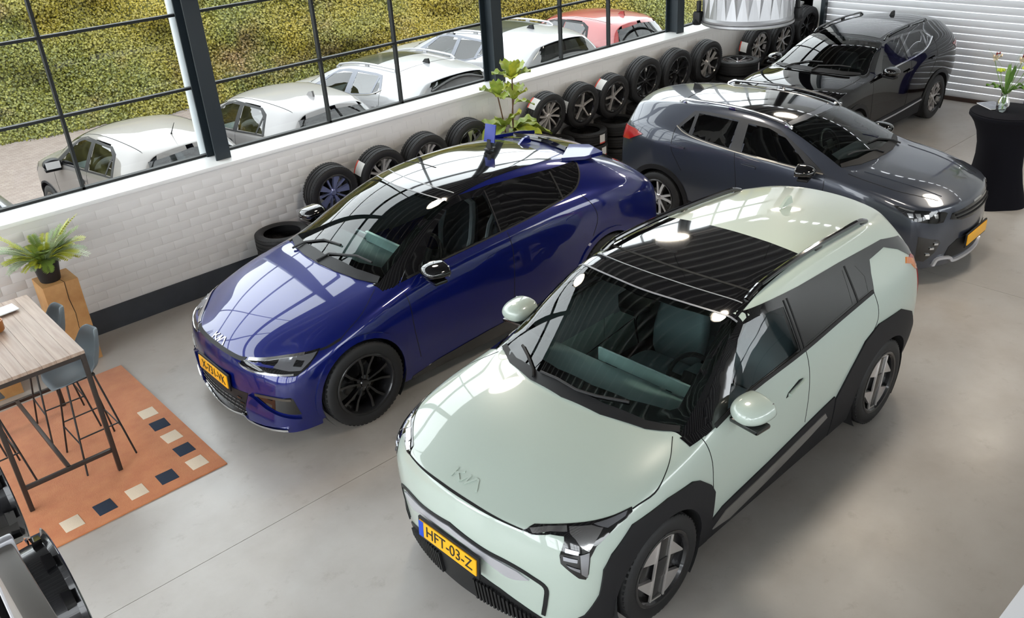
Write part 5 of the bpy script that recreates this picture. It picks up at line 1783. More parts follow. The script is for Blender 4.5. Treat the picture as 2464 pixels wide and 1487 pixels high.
F_SPORT = dict(
    wheel=('sportage', .36, .245, .235, .81), axles=(1.34, -1.34), archR=.405,
    ws_out=[(.93, .72), (1.03, .5), (1.08, .25), (1.10, 0), (1.08, -.25), (1.03, -.5), (.93, -.72), (.54, -.67), (.12, -.60), (.20, -.3), (.23, 0), (.20, .3), (.12, .60), (.54, .67)],
    ws_in=[(.84, .64), (.93, .42), (.97, .15), (.97, -.15), (.93, -.42), (.84, -.64), (.53, -.61), (.18, -.545), (.25, -.25), (.27, 0), (.25, .25), (.18, .545), (.53, .61)],
    cowl=[(.935, .72), (1.04, .5), (1.09, .25), (1.11, 0), (1.09, -.25), (1.04, -.5), (.935, -.72), (.90, -.69), (.98, -.45), (1.03, 0), (.98, .45), (.90, .69)],
    wipers=[[(1.07, -.48), (1.0, -.40), (.93, -.15), (.92, .08)], [(1.10, 0), (1.0, .06), (.92, .35), (.88, .52)]],
    windows=[([(.56, 1.125), (.14, 1.145), (-.30, 1.165), (-.33, 1.47), (-.05, 1.47), (.14, 1.44)], M_SIDEGLASS), ([(-.40, 1.175), (-.72, 1.205), (-.90, 1.25), (-.95, 1.46), (-.42, 1.475)], M_PRIVACY), ([(-.97, 1.27), (-1.14, 1.345), (-1.02, 1.45)], M_PRIVACY)],
    surround=[(.82, 1.09), (.14, 1.125), (-.35, 1.15), (-.72, 1.185), (-.95, 1.24), (-1.2, 1.345), (-1.05, 1.47), (-.9, 1.49), (-.4, 1.505), (-.02, 1.50), (.15, 1.47), (.5, 1.27)], surround_mat=M_BLACKGLOSS,
    side_bands=[([(.80, 1.093), (.14, 1.13), (-.35, 1.155), (-.72, 1.19), (-.95, 1.245), (-1.2, 1.35)], .016, M_CHROME)],
    rear_glass=[(.52, 1.24), (.48, 1.46), (0, 1.48), (-.48, 1.46), (-.52, 1.24), (0, 1.21)],
    doors=[('front_door', [(.86, 1.08), (.84, .6), (.80, .38), (-.30, .38), (-.33, .7), (-.36, 1.15), (-.37, 1.50), (.12, 1.47)]), ('rear_door', [(-.36, 1.15), (-.33, .7), (-.30, .38), (-.85, .38), (-1.0, .7), (-1.15, 1.0), (-1.2, 1.34), (-1.0, 1.48), (-.37, 1.50)])],
    joints=[[(.87, 1.07), (.865, .8), (.84, .55), (.81, .42)], [(-.365, 1.15), (-.335, .75), (-.305, .42)], [(-1.19, 1.33), (-1.18, 1.08), (-1.10, .92), (-1.0, .78)]],
    hood=[(2.02, 0), (1.98, .45), (1.88, .62), (1.6, .71), (1.34, .755), (1.0, .76), (1.07, .4), (1.11, 0), (1.07, -.4), (1.0, -.76), (1.34, -.755), (1.6, -.71), (1.88, -.62), (1.98, -.45)],
    top_joints=[([(1.92, .58), (1.6, .715), (1.34, .76), (1.02, .76)], .007)],
    top_patches=[([(.06, .52), (-.85, .50), (-.87, 0), (-.85, -.50), (.06, -.52), (.12, 0)], M_BLACKGLOSS)],
    rails=[(.06, .595), (-.3, .585), (-.8, .575), (-1.2, .565), (-1.42, .55)], rail_mat=M_BLACKGLOSS, antenna=(-1.36, 'fin'),
    lamps=[('headlight', [(2.0, .62, .92), (1.86, .76, .95), (1.70, .86, .98), (1.72, .88, .93), (1.85, .86, .80), (1.97, .74, .68), (2.05, .64, .70), (2.02, .66, .85)], 35.0, M_BLACKGLOSS, .004),
           ('light_strip', [(1.99, .66, .90), (1.86, .78, .93), (1.76, .86, .95), (1.90, .80, .86), (1.99, .70, .74), (2.0, .69, .84)], 35.0, M_LAMPIN, .010),
           ('tail_light', [(-1.66, .86, 1.16), (-1.85, .80, 1.19), (-2.1, .55, 1.18), (-2.14, .55, 1.06), (-1.92, .80, 1.04)], 140.0, M_REDLAMP, .012)],
    patches=[('grille', [(-.66, .62), (-.62, .88), (-.45, .93), (0, .945), (.45, .93), (.62, .88), (.66, .62), (.4, .54), (-.4, .54)], 'F', M_BLACKGLOSS, .004, False), ('lower_grille', [(-.60, .28), (-.55, .42), (.55, .42), (.60, .28)], 'F', M_BLACKPLASTIC, .004, False)],
    bands=[('sill_strip', [(.82, .36), (0, .37), (-.86, .42)], .022, 'L', M_SATIN, .018, True)],
    lip=.06, lip_mat=M_BLACKPLASTIC, sill=[(.95, .21), (.93, .40), (-.93, .46), (-.95, .22)], handles=[(-.25, 1.0), (-1.05, 1.06)], mirror=(.56, .99, 1.15), mirror_mat=M_BLACKGLOSS,
    cabin=(-.35, .36, .40, 1.06, .38, .74, -1.0), plate=(2.25, .48, None))
P_BLACK = mat('black_metallic_paint', (.002, .002, .0026), 0.4, coat=1.0, spec=.0, coat_ior=1.5)
SPORT = g_car('black_family_suv', SP_SPORT, (12.619, 6.582), 3.147, .929, P_BLACK, F_SPORT, 'glossy black SUV parked in front of the white roller door')
# ------------------------------------------------------------------ outside: paving, ivy bank, parked cars
def paving_mat():
    m = bpy.data.materials.new('brick_paving')
    m.use_nodes = True
    nt = m.node_tree
    b = nt.nodes['Principled BSDF']
    tc = nt.nodes.new('ShaderNodeTexCoord')
    br = nt.nodes.new('ShaderNodeTexBrick')
    br.inputs['Scale'].default_value = 4.6
    br.inputs['Color1'].default_value = (*srgb(136, 124, 116), 1)
    br.inputs['Color2'].default_value = (*srgb(122, 109, 101), 1)
    br.inputs['Mortar'].default_value = (*srgb(100, 90, 83), 1)
    br.inputs['Mortar Size'].default_value = 0.012
    nt.links.new(tc.outputs['Object'], br.inputs['Vector'])
    n = nt.nodes.new('ShaderNodeTexNoise')
    n.inputs['Scale'].default_value = 1.2
    n.inputs['Detail'].default_value = 6
    nt.links.new(tc.outputs['Object'], n.inputs['Vector'])
    mx = nt.nodes.new('ShaderNodeMix')
    mx.data_type = 'RGBA'
    mx.blend_type = 'MULTIPLY'
    mx.inputs['Factor'].default_value = 0.5
    nt.links.new(br.outputs['Color'], mx.inputs['A'])
    nt.links.new(n.outputs['Fac'], mx.inputs['B'])
    mx2 = nt.nodes.new('ShaderNodeMix')
    mx2.data_type = 'RGBA'
    mx2.inputs['Factor'].default_value = 0.55
    nt.links.new(br.outputs['Color'], mx2.inputs['A'])
    nt.links.new(mx.outputs['Result'], mx2.inputs['B'])
    nt.links.new(mx2.outputs['Result'], b.inputs['Base Color'])
    b.inputs['Roughness'].default_value = 0.8
    return m


struct(MB().box((10, 29.25, -0.06), (90, 40, 0.1)).build('pavement', paving_mat()))


def bank_line(x):
    return float(np.interp(x, [-14, 3.5, 10.3, 18.4, 34], [22.3, 17.9, 16.3, 14.0, 9.7]))


def ivy_mat():
    m = bpy.data.materials.new('ivy_leaves')
    m.use_nodes = True
    nt = m.node_tree
    b = nt.nodes['Principled BSDF']
    tc = nt.nodes.new('ShaderNodeTexCoord')
    at = nt.nodes.new('ShaderNodeAttribute')
    at.attribute_name = 'tint'

    def noise(s, d):
        n = nt.nodes.new('ShaderNodeTexNoise')
        n.inputs['Scale'].default_value = s
        n.inputs['Detail'].default_value = d
        nt.links.new(tc.outputs['Object'], n.inputs['Vector'])
        return n.outputs['Fac']

    def mix(f, a, c):
        x = nt.nodes.new('ShaderNodeMix')
        x.data_type = 'RGBA'
        nt.links.new(f, x.inputs['Factor'])
        for k, v in (('A', a), ('B', c)):
            if isinstance(v, tuple):
                x.inputs[k].default_value = (*v, 1)
            else:
                nt.links.new(v, x.inputs[k])
        return x.outputs['Result']

    def rng(f, lo, hi):
        r = nt.nodes.new('ShaderNodeMapRange')
        r.inputs['From Min'].default_value = lo
        r.inputs['From Max'].default_value = hi
        nt.links.new(f, r.inputs['Value'])
        return r.outputs['Result']

    c = mix(at.outputs['Fac'], srgb(74, 80, 22), srgb(122, 120, 42))
    c = mix(rng(noise(0.35, 3), 0.46, 0.60), c, srgb(136, 120, 26))
    c2 = mix(at.outputs['Fac'], srgb(96, 72, 36), srgb(138, 112, 66))
    c = mix(rng(noise(0.8, 5), 0.56, 0.74), c, c2)
    nt.links.new(c, b.inputs['Base Color'])
    b.inputs['Roughness'].default_value = 0.5
    b.inputs['Subsurface Weight'].default_value = 0.0
    return m


def ivy():
    nx, nz = 150, 26
    xs = np.linspace(-12, 32, nx)
    ts = np.linspace(0, 1, nz)
    V = np.zeros((nx, nz, 3))
    rng = np.random.default_rng(3)
    bump = rng.normal(0, 1, (nx, nz))
    for _ in range(3):
        bump = (bump + np.roll(bump, 1, 0) + np.roll(bump, -1, 0) + np.roll(bump, 1, 1) + np.roll(bump, -1, 1)) / 5
    bump /= bump.std()
    for i, x in enumerate(xs):
        y0 = bank_line(x)
        top = 4.6 + 0.5 * math.sin(x * 0.9) + 0.35 * math.sin(x * 2.3 + 1)
        for j, t in enumerate(ts):
            z = top * t
            y = y0 + 0.35 * z + 0.25 * (1 - math.exp(-4 * z)) - 0.30 + bump[i, j] * 0.16
            V[i, j] = (x + bump[i, j] * 0.05, y, z)
    F = [(i * nz + j, (i + 1) * nz + j, (i + 1) * nz + j + 1, i * nz + j + 1) for i in range(nx - 1) for j in range(nz - 1)]
    P = V.reshape(-1, 3)
    # earth back so that the bank is solid
    me = mesh_of('ivy_bank', P, F, True, None)
    bank = new_obj('ivy_bank', me, mat('bank_earth', srgb(84, 82, 32), 0.9, noise=(9, 0.4, 5)))
    tag(bank, 'tall bank covered in yellow green ivy behind the parked cars', 'hedge', kind='stuff')
    # leaves
    n = 620000
    u = rng.random(n) * (nx - 1.001)
    w = rng.random(n) ** 1.0 * (nz - 1.001)
    vis = (xs[0] + u / (nx - 1) * (xs[-1] - xs[0]))
    keep = (vis > 0.5) & (vis < 23) & (w < 19) 
    u, w = u[keep], w[keep]
    n = len(u)
    i, j = u.astype(int), w.astype(int)
    fu, fw = (u - i)[:, None], (w - j)[:, None]
    C = V[i, j] * (1 - fu) * (1 - fw) + V[i + 1, j] * fu * (1 - fw) + V[i, j + 1] * (1 - fu) * fw + V[i + 1, j + 1] * fu * fw
    nrm = np.array([-0.24, -0.92, 0.36]) + rng.normal(0, 0.45, (n, 3))
    nrm /= np.linalg.norm(nrm, axis=1)[:, None]
    C += nrm * rng.uniform(0.0, 0.10, n)[:, None]
    a = np.cross(nrm, rng.normal(0, 1, (n, 3)))
    a /= np.linalg.norm(a, axis=1)[:, None]
    b = np.cross(nrm, a)
    s = rng.uniform(0.014, 0.032, n)[:, None]
    Q = np.stack([C - a * s, C + b * s * 0.75 + nrm * s * 0.15, C + a * s, C - b * s * 0.75 + nrm * s * 0.15], 1).reshape(-1, 3)
    me = bpy.data.meshes.new('ivy_leaves')
    me.vertices.add(len(Q))
    me.vertices.foreach_set('co', Q.ravel())
    me.loops.add(len(Q))
    me.loops.foreach_set('vertex_index', np.arange(len(Q), dtype=np.int32))
    me.polygons.add(n)
    me.polygons.foreach_set('loop_start', np.arange(0, len(Q), 4, dtype=np.int32))
    me.polygons.foreach_set('loop_total', np.full(n, 4, dtype=np.int32))
    me.update(calc_edges=True)
    at = me.attributes.new('tint', 'FLOAT', 'FACE')
    at.data.foreach_set('value', rng.random(n).astype(np.float32))
    o = new_obj('ivy_leaves', me, ivy_mat(), bank)
    o['kind'] = 'stuff'


ivy()

SP_HATCH = dict(
    X=[1.62, 1.44, 1.20, 0.92, 0.58, 0.24, -0.15, -0.55, -0.90, -1.15, -1.30, -1.38],
    Y=[[.70, .73, .73, .73, .73, .73, .73, .73, .73, .73, .72, .66],
       [.74, .775, .785, .775, .77, .77, .77, .77, .78, .785, .77, .71],
       [.75, .785, .80, .785, .775, .77, .77, .775, .79, .80, .78, .73],
       [.73, .775, .795, .785, .775, .77, .77, .775, .79, .795, .77, .71],
       [.67, .73, .755, .755, .75, .745, .745, .745, .745, .74, .725, .67],
       [.55, .61, .65, .645, .60, .555, .545, .54, .535, .53, .525, .51]],
    Z=[[.24, .22, .20, .19, .19, .19, .19, .19, .20, .22, .26, .30],
       [.40, .40, .40, .38, .38, .38, .38, .39, .41, .43, .46, .48],
       [.60, .62, .64, .64, .63, .63, .64, .66, .70, .72, .72, .70],
       [.74, .80, .85, .88, .90, .91, .92, .94, .97, 1.0, 1.0, .97],
       [.81, .88, .93, .97, 1.0, 1.02, 1.04, 1.07, 1.10, 1.11, 1.08, 1.03],
       [.85, .92, .97, 1.01, 1.23, 1.37, 1.43, 1.435, 1.42, 1.40, 1.375, 1.34]],
    CZ=[.88, .95, 1.0, 1.04, 1.27, 1.41, 1.475, 1.48, 1.47, 1.45, 1.425, 1.40],
    CDX=[.12, .10, .09, .12, .12, .11, .04, 0, 0, -.02, -.04, -.05],
    FRONT=[(1.82, .22), (1.88, .38), (1.895, .54), (1.885, .68), (1.85, .80)],
    REAR=[(-1.66, .30), (-1.72, .48), (-1.72, .72), (-1.69, .92), (-1.65, 1.02)],
    DXF=[.03, .05, .06, .05, .04, 0], DXR=[-.20, -.24, -.25, -.22, -.18, 0.0],
    CREASE=[('top', 0, 0, 3, .7), ('row', 3, 10, 5, .3), ('front', 0, 0, 4, .5), ('row', 0, 11, 4, .3), ('top', 0, 0, 11, .7)], hood_zmax=1.08, lin_x=.85)
M_PALEGLASS = glass_mat('pale_reflecting_glass', (.62, .66, .66), base_refl=.08)
F_HATCH = dict(
    wheel=('ten', .30, .20, .175, .70), axles=(1.20, -1.20), archR=.345,
    ws_out=[(.88, .62), (.96, .42), (1.0, .2), (1.01, 0), (1.0, -.2), (.96, -.42), (.88, -.62), (.56, -.595), (.25, -.55), (.31, -.3), (.33, 0), (.31, .3), (.25, .55), (.56, .595)],
    ws_in=[(.81, .555), (.88, .38), (.915, .15), (.915, -.15), (.88, -.38), (.81, -.555), (.55, -.54), (.30, -.50), (.36, -.25), (.375, 0), (.36, .25), (.30, .50), (.55, .54)],
    windows=[([(.62, 1.015), (.2, 1.035), (-.12, 1.055), (-.15, 1.35), (.06, 1.345), (.25, 1.29)], M_PALEGLASS), ([(-.22, 1.06), (-.60, 1.09), (-.70, 1.10), (-.76, 1.30), (-.66, 1.36), (-.24, 1.36)], glass_mat('brown_reflecting_glass', (.30, .26, .25), base_refl=.08)), ([(-.73, 1.095), (-.86, 1.105), (-.79, 1.28)], glass_mat('brown_reflecting_glass', (.30, .26, .25)))],
    surround=[(.80, .985), (.2, 1.018), (-.17, 1.038), (-.6, 1.07), (-.90, 1.09), (-.91, 1.11), (-.82, 1.33), (-.68, 1.385), (-.2, 1.39), (.02, 1.385), (.2, 1.345), (.5, 1.19)],
    rear_glass=[(.56, 1.08), (.49, 1.31), (0, 1.355), (-.49, 1.31), (-.56, 1.08), (0, 1.05)], rear_mat=glass_mat('rear_window_glass', (.30, .32, .36), base_refl=.12), see_rear=True, rear_wiper=[(.0, 1.06), (.05, 1.10), (.38, 1.13)],
    doors=[('front_door', [(.82, .97), (.80, .6), (.76, .34), (-.16, .34), (-.17, .7), (-.185, 1.04), (-.20, 1.38), (.2, 1.34)]), ('rear_door', [(-.185, 1.04), (-.17, .7), (-.16, .34), (-.72, .34), (-.85, .6), (-.96, .9), (-.96, 1.12), (-.7, 1.38), (-.20, 1.38)])],
    joints=[[(.82, .97), (.82, .75), (.80, .5)], [(-.185, 1.035), (-.175, .7), (-.165, .4)]],
    hood=None, antenna=(-1.05, 'rod'), top_joints=[([(.2, .50), (-.4, .485), (-1.25, .47)], .008)],
    lamps=[('tail_light', [(-1.40, .76, 1.02), (-1.50, .72, 1.06), (-1.58, .62, 1.05), (-1.62, .60, .80), (-1.50, .74, .78)], 140.0, M_REDLAMP, .012), ('headlight', [(1.72, .50, .78), (1.50, .68, .84), (1.40, .76, .86), (1.50, .76, .74), (1.68, .62, .68)], 35.0, M_LAMPIN, .006)],
    lip=.02, handles=[(-.02, .90), (-.75, .93)], mirror=(.62, .84, 1.02), mirror_mat=M_BLACKPLASTIC, cabin=(-.18, .28, .38, .93, .33, .62, -.78), plate=(1.91, .40, None),
    dash_mat=mat('pale_grey_dash', (.2, .22, .23), .6), seat_mat=mat('mid_grey_seat', (.10, .12, .14), .7), recess_mat=M_BLACKPLASTIC)
P_SILVER = mat('warm_silver_paint', srgb(122, 117, 113), 0.4, metal=0.1, coat=.8)
P_SILVER2 = mat('cool_silver_paint', srgb(130, 127, 126), 0.4, metal=0.1, coat=.8)
P_WHITE = mat('white_car_paint', (.36, .36, .37), 0.3, coat=1.0)
P_RED = mat('red_car_paint', srgb(150, 48, 46), 0.3, coat=1.0)
P_DGREY = mat('grey_car_paint', srgb(112, 114, 120), 0.3, metal=.2, coat=1.0)
_rs = dict(rear_mat=glass_mat('rear_window_glass', (.30, .32, .36)), see_rear=True)
hf = lambda **k: {**F_HATCH, **k}
GRP = 'cars parked outside behind the windows'
g_car('silver_hatchback', SP_HATCH, (3.66, 11.18, -.01), PI / 2 + .07, 1.0, P_SILVER, hf(), 'warm silver hatchback with rod antenna outside, beside the pale drain pipe', 2, GRP)
g_car('silver_hatchback', SP_HATCH, (5.63, 11.24, -.01), PI / 2 + .05, 1.0, P_SILVER2, hf(antenna=(-.98, 'fin'), ant_mat=P_SILVER2), 'pale silver hatchback with small fin antenna outside, between two steel posts', 2, GRP)
_dark_roof = [([(.20, .46), (-.62, .45), (-.63, -.45), (.20, -.46), (.25, 0)], mat('dark_roof_glass', (.03, .035, .032), .15))]
g_car('white_crossover', SP_STONIC, (7.66, 11.62, -.01), PI / 2 + .03, 1.0, P_WHITE, stonic_spec(P_WHITE, rail_mat=P_WHITE, top_patches=_dark_roof, surround_mat=mat('grey_pillar', (.16, .17, .2), .4), antenna=(-1.2, 'fin'), plate=(2.125, .42, None), **_rs), 'white crossover with white roof rails and dark sunroof parked outside', 2, GRP)
g_car('white_suv', SP_SPORT, (9.82, 11.85, -.01), PI / 2 + .02, 1.0, P_WHITE, {**F_SPORT, **_rs, 'top_patches': [([(.06, .52), (-1.15, .50), (-1.16, -.50), (.06, -.52), (.12, 0)], mat('dark_roof_glass', (.03, .035, .032), .15))], 'rails': [(.0, .60), (-.7, .585), (-1.3, .57)], 'rail_mat': P_WHITE, 'surround_mat': mat('grey_pillar', (.16, .17, .2), .4), 'side_bands': [], 'lip_mat': P_WHITE}, 'tall white SUV with large dark glass roof parked outside next to the red car', 2, GRP)
g_car('red_hatchback', SP_HATCH, (12.1, 11.6, -.01), PI / 2 - .02, 1.0, P_RED, hf(antenna=(-1.05, 'fin'), ant_mat=P_RED), 'red hatchback parked outside at the far end of the row', 2, GRP)
g_car('grey_hatchback', SP_HATCH, (1.12, 10.98, -.01), PI / 2 + .05, 1.02, P_DGREY, hf(top_patches=[([(.22, .50), (-1.15, .48), (-1.17, 0), (-1.15, -.48), (.22, -.50), (.28, 0)], mat('dark_roof_glass', (.03, .035, .032), .15))], top_joints=[]), 'pale grey hatchback with dark glass roof outside at the left edge', 2, GRP)

# ------------------------------------------------------------------ tyres and wheels along the low wall
def tyre_label(parent, R, w, ang, band=True, ww=0.11, hh=0.10):
    """paper label wrapped on the tread at angle ang"""
    mb = MB()
    n = 6
    vs, fs = [], []
    for k in range(n + 1):
        a = ang + (k / n - .5) * hh / R
        for y in (-ww / 2, ww / 2):
            vs.append(((R + .003) * math.cos(a), y, (R + .003) * math.sin(a)))
    for k in range(n):
        fs.append((2 * k, 2 * k + 1, 2 * k + 3, 2 * k + 2))
    mb.add(vs, fs)
    l = mb.build('paper_label', M_WHITELBL, parent, fix=False, sharp=None)
    if band:
        mb = MB()
        mb.add([(p[0] * 1.002, p[1] * .16 - ww * .52, p[2] * 1.002) for p in vs], fs)
        mb.build('red_band', M_REDLBL, l, fix=False, sharp=None)
    return l


WHEELS = [  # x, hub height, radius, design, label angle or None, lean, words
    (4.79, .80, .315, 'blue', PI + .75, 'blue-grey five-spoke wheel leaning on the wall, nearest the rolled-out rug'),
    (5.48, .82, .32, 'twin', PI - .45, 'silver twin-spoke wheel leaning on the wall, second from the rug'),
    (6.14, .83, .32, 'twin', None, 'silver split-spoke wheel leaning on the wall, third from the rug'),
    (6.84, .835, .325, 'aero', None, 'wide-spoked silver wheel leaning on the wall left of the fig plant'),
    (8.23, .885, .315, 'turbine', PI - .75, 'machined turbine-spoke wheel on a tyre stack right of the fig plant'),
    (8.90, .877, .315, 'five', PI - .15, 'black wheel with five thin machined spokes and a red label, on a tyre stack'),
    (9.55, .871, .315, 'fiveblack', PI - .75, 'black wheel with five thin machined spokes and a white label, on a tyre stack'),
    (10.26, .955, .34, 'multi', None, 'dark grey ten-spoke wheel on the tyre row'),
    (11.01, .94, .34, 'star', None, 'black angular star wheel on the tyre row'),
    (11.80, .93, .34, 'ysplit', None, 'grey Y-spoke wheel beside the flat-lying wheel'),
    (13.19, .935, .34, 'sportage', PI - .1, 'machined wheel with white and red label behind the black SUV'),
    (13.92, .92, .335, 'ysplit', None, 'machined Y-spoke wheel behind the black SUV roof'),
    (14.68, 1.03, .335, 'star', None, 'dark star-spoke wheel highest in the corner by the roller door')]
_tc = {}


def loose_tyre(x, y, z, R, w, label, lab=None, spin=0.0):
    o = new_obj('tyre', tyre_mesh(R, R * .68, w * .965), None, None, (x, y, z + w / 2), (PI / 2, 0, spin))
    tag(o, label, 'tyre', 'loose tyres stacked along the wall')
    if lab is not None:
        tyre_label(o, R, w, lab, ww=w * .62, hh=.11)
    return o


_ORD = ['bottom', 'second', 'third', 'fourth', 'fifth']
_WHERE = ['under the blue-grey wheel', 'under the second wheel from the rug', 'under the third wheel from the rug', 'under the wide-spoked silver wheel', 'under the turbine-spoke wheel', 'under the red-labelled thin-spoke wheel', 'under the white-labelled thin-spoke wheel',
          'under the dark ten-spoke wheel', 'under the black star wheel', 'under the grey Y-spoke wheel', 'under the labelled machined wheel', 'under the machined Y-spoke wheel', 'under the corner wheel']
for k, (x, hz, R, kind, lab, words) in enumerate(WHEELS):
    w = .205
    lean = -.13
    wl = make_wheel(kind, R, R * .70, w, None, 'alloy_roadwheel')
    wl.location = (x, 8.56, hz)
    wl.rotation_euler = (lean, random.uniform(0, 6.28) * 0, PI)
    tag(wl, words, 'wheel', 'wheels along the low wall')
    if lab is not None:
        tyre_label(wl, R, w, PI - lab, ww=.13, hh=.16)
    top = hz - R * math.cos(lean) - .012
    n = 3
    tw = top / n
    for j in range(n):
        lb = None
        if k in (5, 6, 8, 9):
            lb = 1.40 if k in (5, 6) else None
        loose_tyre(x + random.uniform(-.012, .012), 8.455 + random.uniform(-.01, .01), j * tw, .315, tw, '%s tyre of the stack %s' % (_ORD[j], _WHERE[k]), lb, random.uniform(-.12, .12))
for j in range(3):
    loose_tyre(4.04, 8.43, j * .198, .30, .198, '%s tyre of the short stack nearest the rug' % _ORD[j] if j < 2 else 'bare tyre lying flat on top of the short stack nearest the rug')
for j in range(3):
    loose_tyre(12.48, 8.40, j * .215, .34, .215, '%s tyre under the flat-lying silver wheel' % _ORD[j], 1.2, .05)
wl = make_wheel('ten', .34, .235, .215, None, 'alloy_roadwheel')
wl.location = (12.48, 8.40, .645 + .112)
wl.rotation_euler = (PI / 2, 0, .05)
tag(wl, 'silver multi-spoke wheel lying flat on a tyre stack', 'wheel', 'wheels along the low wall')
tyre_label(wl, .34, .215, 1.2, ww=.13, hh=.12)
# ------------------------------------------------------------------ rug with inlaid squares
M_RUG = mat('rust_orange_rug', srgb(208, 134, 84), 0.95, noise=(7.0, 0.3, 6, srgb(194, 114, 68)), bump=(120, 0.5, 0.004), sheen=.3)
rug = MB().box((.44, 6.88, .006), (3.0, 2.2, .012), ch=.003).build('rug', M_RUG)
tag(rug, 'rust orange rug with cream and navy squares under the bar table', 'rug')
M_SQW = mat('cream_rug_square', srgb(226, 208, 184), 0.95, bump=(150, .4, .003))
M_SQN = mat('navy_rug_square', srgb(36, 48, 66), 0.95, bump=(150, .4, .003))
SQ = [(1.785, 6.96), (1.785, 6.71), (1.782, 6.46), (1.778, 6.21), (1.775, 5.965), (1.53, 5.965), (1.29, 5.96), (1.05, 5.96), (.81, 5.955), (.57, 5.955), (.33, 5.955), (.09, 5.955)]
for k, (x, y) in enumerate(SQ):
    MB().box((x, y, .0125), (.135, .150, .004), Matrix.Rotation(random.uniform(-.04, .04), 4, 'Z'), ch=.0012).build('rug_square', M_SQN if k % 2 else M_SQW, rug)

# ------------------------------------------------------------------ bar table
M_TBLWOOD = mat('pale_oak_table_top', srgb(205, 180, 160), 0.42, bump=(30, .1, .001))
_nt = M_TBLWOOD.node_tree
_b = _nt.nodes['Principled BSDF']
_tc = _nt.nodes.new('ShaderNodeTexCoord')
_mp = _nt.nodes.new('ShaderNodeMapping')
_mp.inputs['Scale'].default_value = (22, 1.2, 1)
_nz = _nt.nodes.new('ShaderNodeTexNoise')
_nz.inputs['Scale'].default_value = 2.0
_nz.inputs['Detail'].default_value = 6
_rp = _nt.nodes.new('ShaderNodeMapRange')
_rp.inputs['From Min'].default_value = .35
_rp.inputs['From Max'].default_value = .7
_mx = _nt.nodes.new('ShaderNodeMix')
_mx.data_type = 'RGBA'
_mx.inputs['A'].default_value = (*srgb(182, 160, 144), 1)
_mx.inputs['B'].default_value = (*srgb(158, 132, 114), 1)
_nt.links.new(_tc.outputs['Object'], _mp.inputs['Vector'])
_nt.links.new(_mp.outputs['Vector'], _nz.inputs['Vector'])
_nt.links.new(_nz.outputs['Fac'], _rp.inputs['Value'])
_nt.links.new(_rp.outputs['Result'], _mx.inputs['Factor'])
_nt.links.new(_mx.outputs['Result'], _b.inputs['Base Color'])
M_TUBE = mat('dark_bronze_steel', srgb(62, 54, 50), 0.4, metal=.4)
TX0, TX1, TY0, TY1, TZ = .63, 1.325, 6.315, 7.68, 1.10
tb = empty('bar_table', ((TX0 + TX1) / 2, (TY0 + TY1) / 2, 0.013))
tcx, tcy = (TX0 + TX1) / 2, (TY0 + TY1) / 2
npl = 7
for k in range(npl):
    w = (TX1 - TX0) / npl
    MB().box((TX0 + w * (k + .5) - tcx, 0, TZ - .026), (w - .0012, TY1 - TY0, .026), ch=.0012).build('table_plank', M_TBLWOOD, tb, loc=(0, 0, 0))
lx, ly = (TX1 - TX0) / 2 - .018, (TY1 - TY0) / 2 - .018
for sx in (-1, 1):
    for sy in (-1, 1):
        MB().box((sx * lx, sy * ly, (TZ - .04) / 2), (.034, .034, TZ - .04), ch=.003).build('leg', M_TUBE, tb)
ap = MB()
for s in (-1, 1):
    ap.box((0, s * ly, TZ - .056), (2 * lx, .03, .034))
    ap.box((s * lx, 0, TZ - .056), (.03, 2 * ly, .034))
ap.build('top_frame', M_TUBE, tb, smooth=False)
for s in (-1, 1):
    MB().box((0, s * ly, .20), (2 * lx, .03, .03), ch=.003).build('foot_rail', M_TUBE, tb)
MB().box((0, 0, .20), (.03, 2 * ly, .03), ch=.003).build('stretcher', M_TUBE, tb)
tag(tb, 'high bar table with pale oak top and dark steel frame on the rug', 'table')
mg = empty('magazine', (1.08, 7.46, TZ + .014), .1)
MB().box((0, 0, .003), (.21, .15, .006)).build('pages', M_WHITELBL, mg, smooth=False)
MB().box((0, 0, .007), (.212, .152, .002)).build('cover', mat('white_blue_cover', srgb(214, 222, 232), .3), mg, smooth=False)
tag(mg, 'white magazine with dark edge lying on the bar table', 'magazine')
cup = MB().lathe([(0, 0), (.055, 0), (.062, .01), (.064, .085), (.056, .085), (.052, .012), (0, .012)], 28).build('wooden_cup', mat('amber_wood', srgb(176, 110, 52), .35, noise=(20, .3, 4)), loc=(.95, 7.13, TZ + .014))
tag(cup, 'small amber wooden cup on the bar table', 'cup')

# ------------------------------------------------------------------ bar stools
M_SHELL = mat('slate_grey_seat_shell', srgb(104, 114, 120), 0.5)
M_BLK = mat('black_wire_steel', (.012, .012, .013), .4)


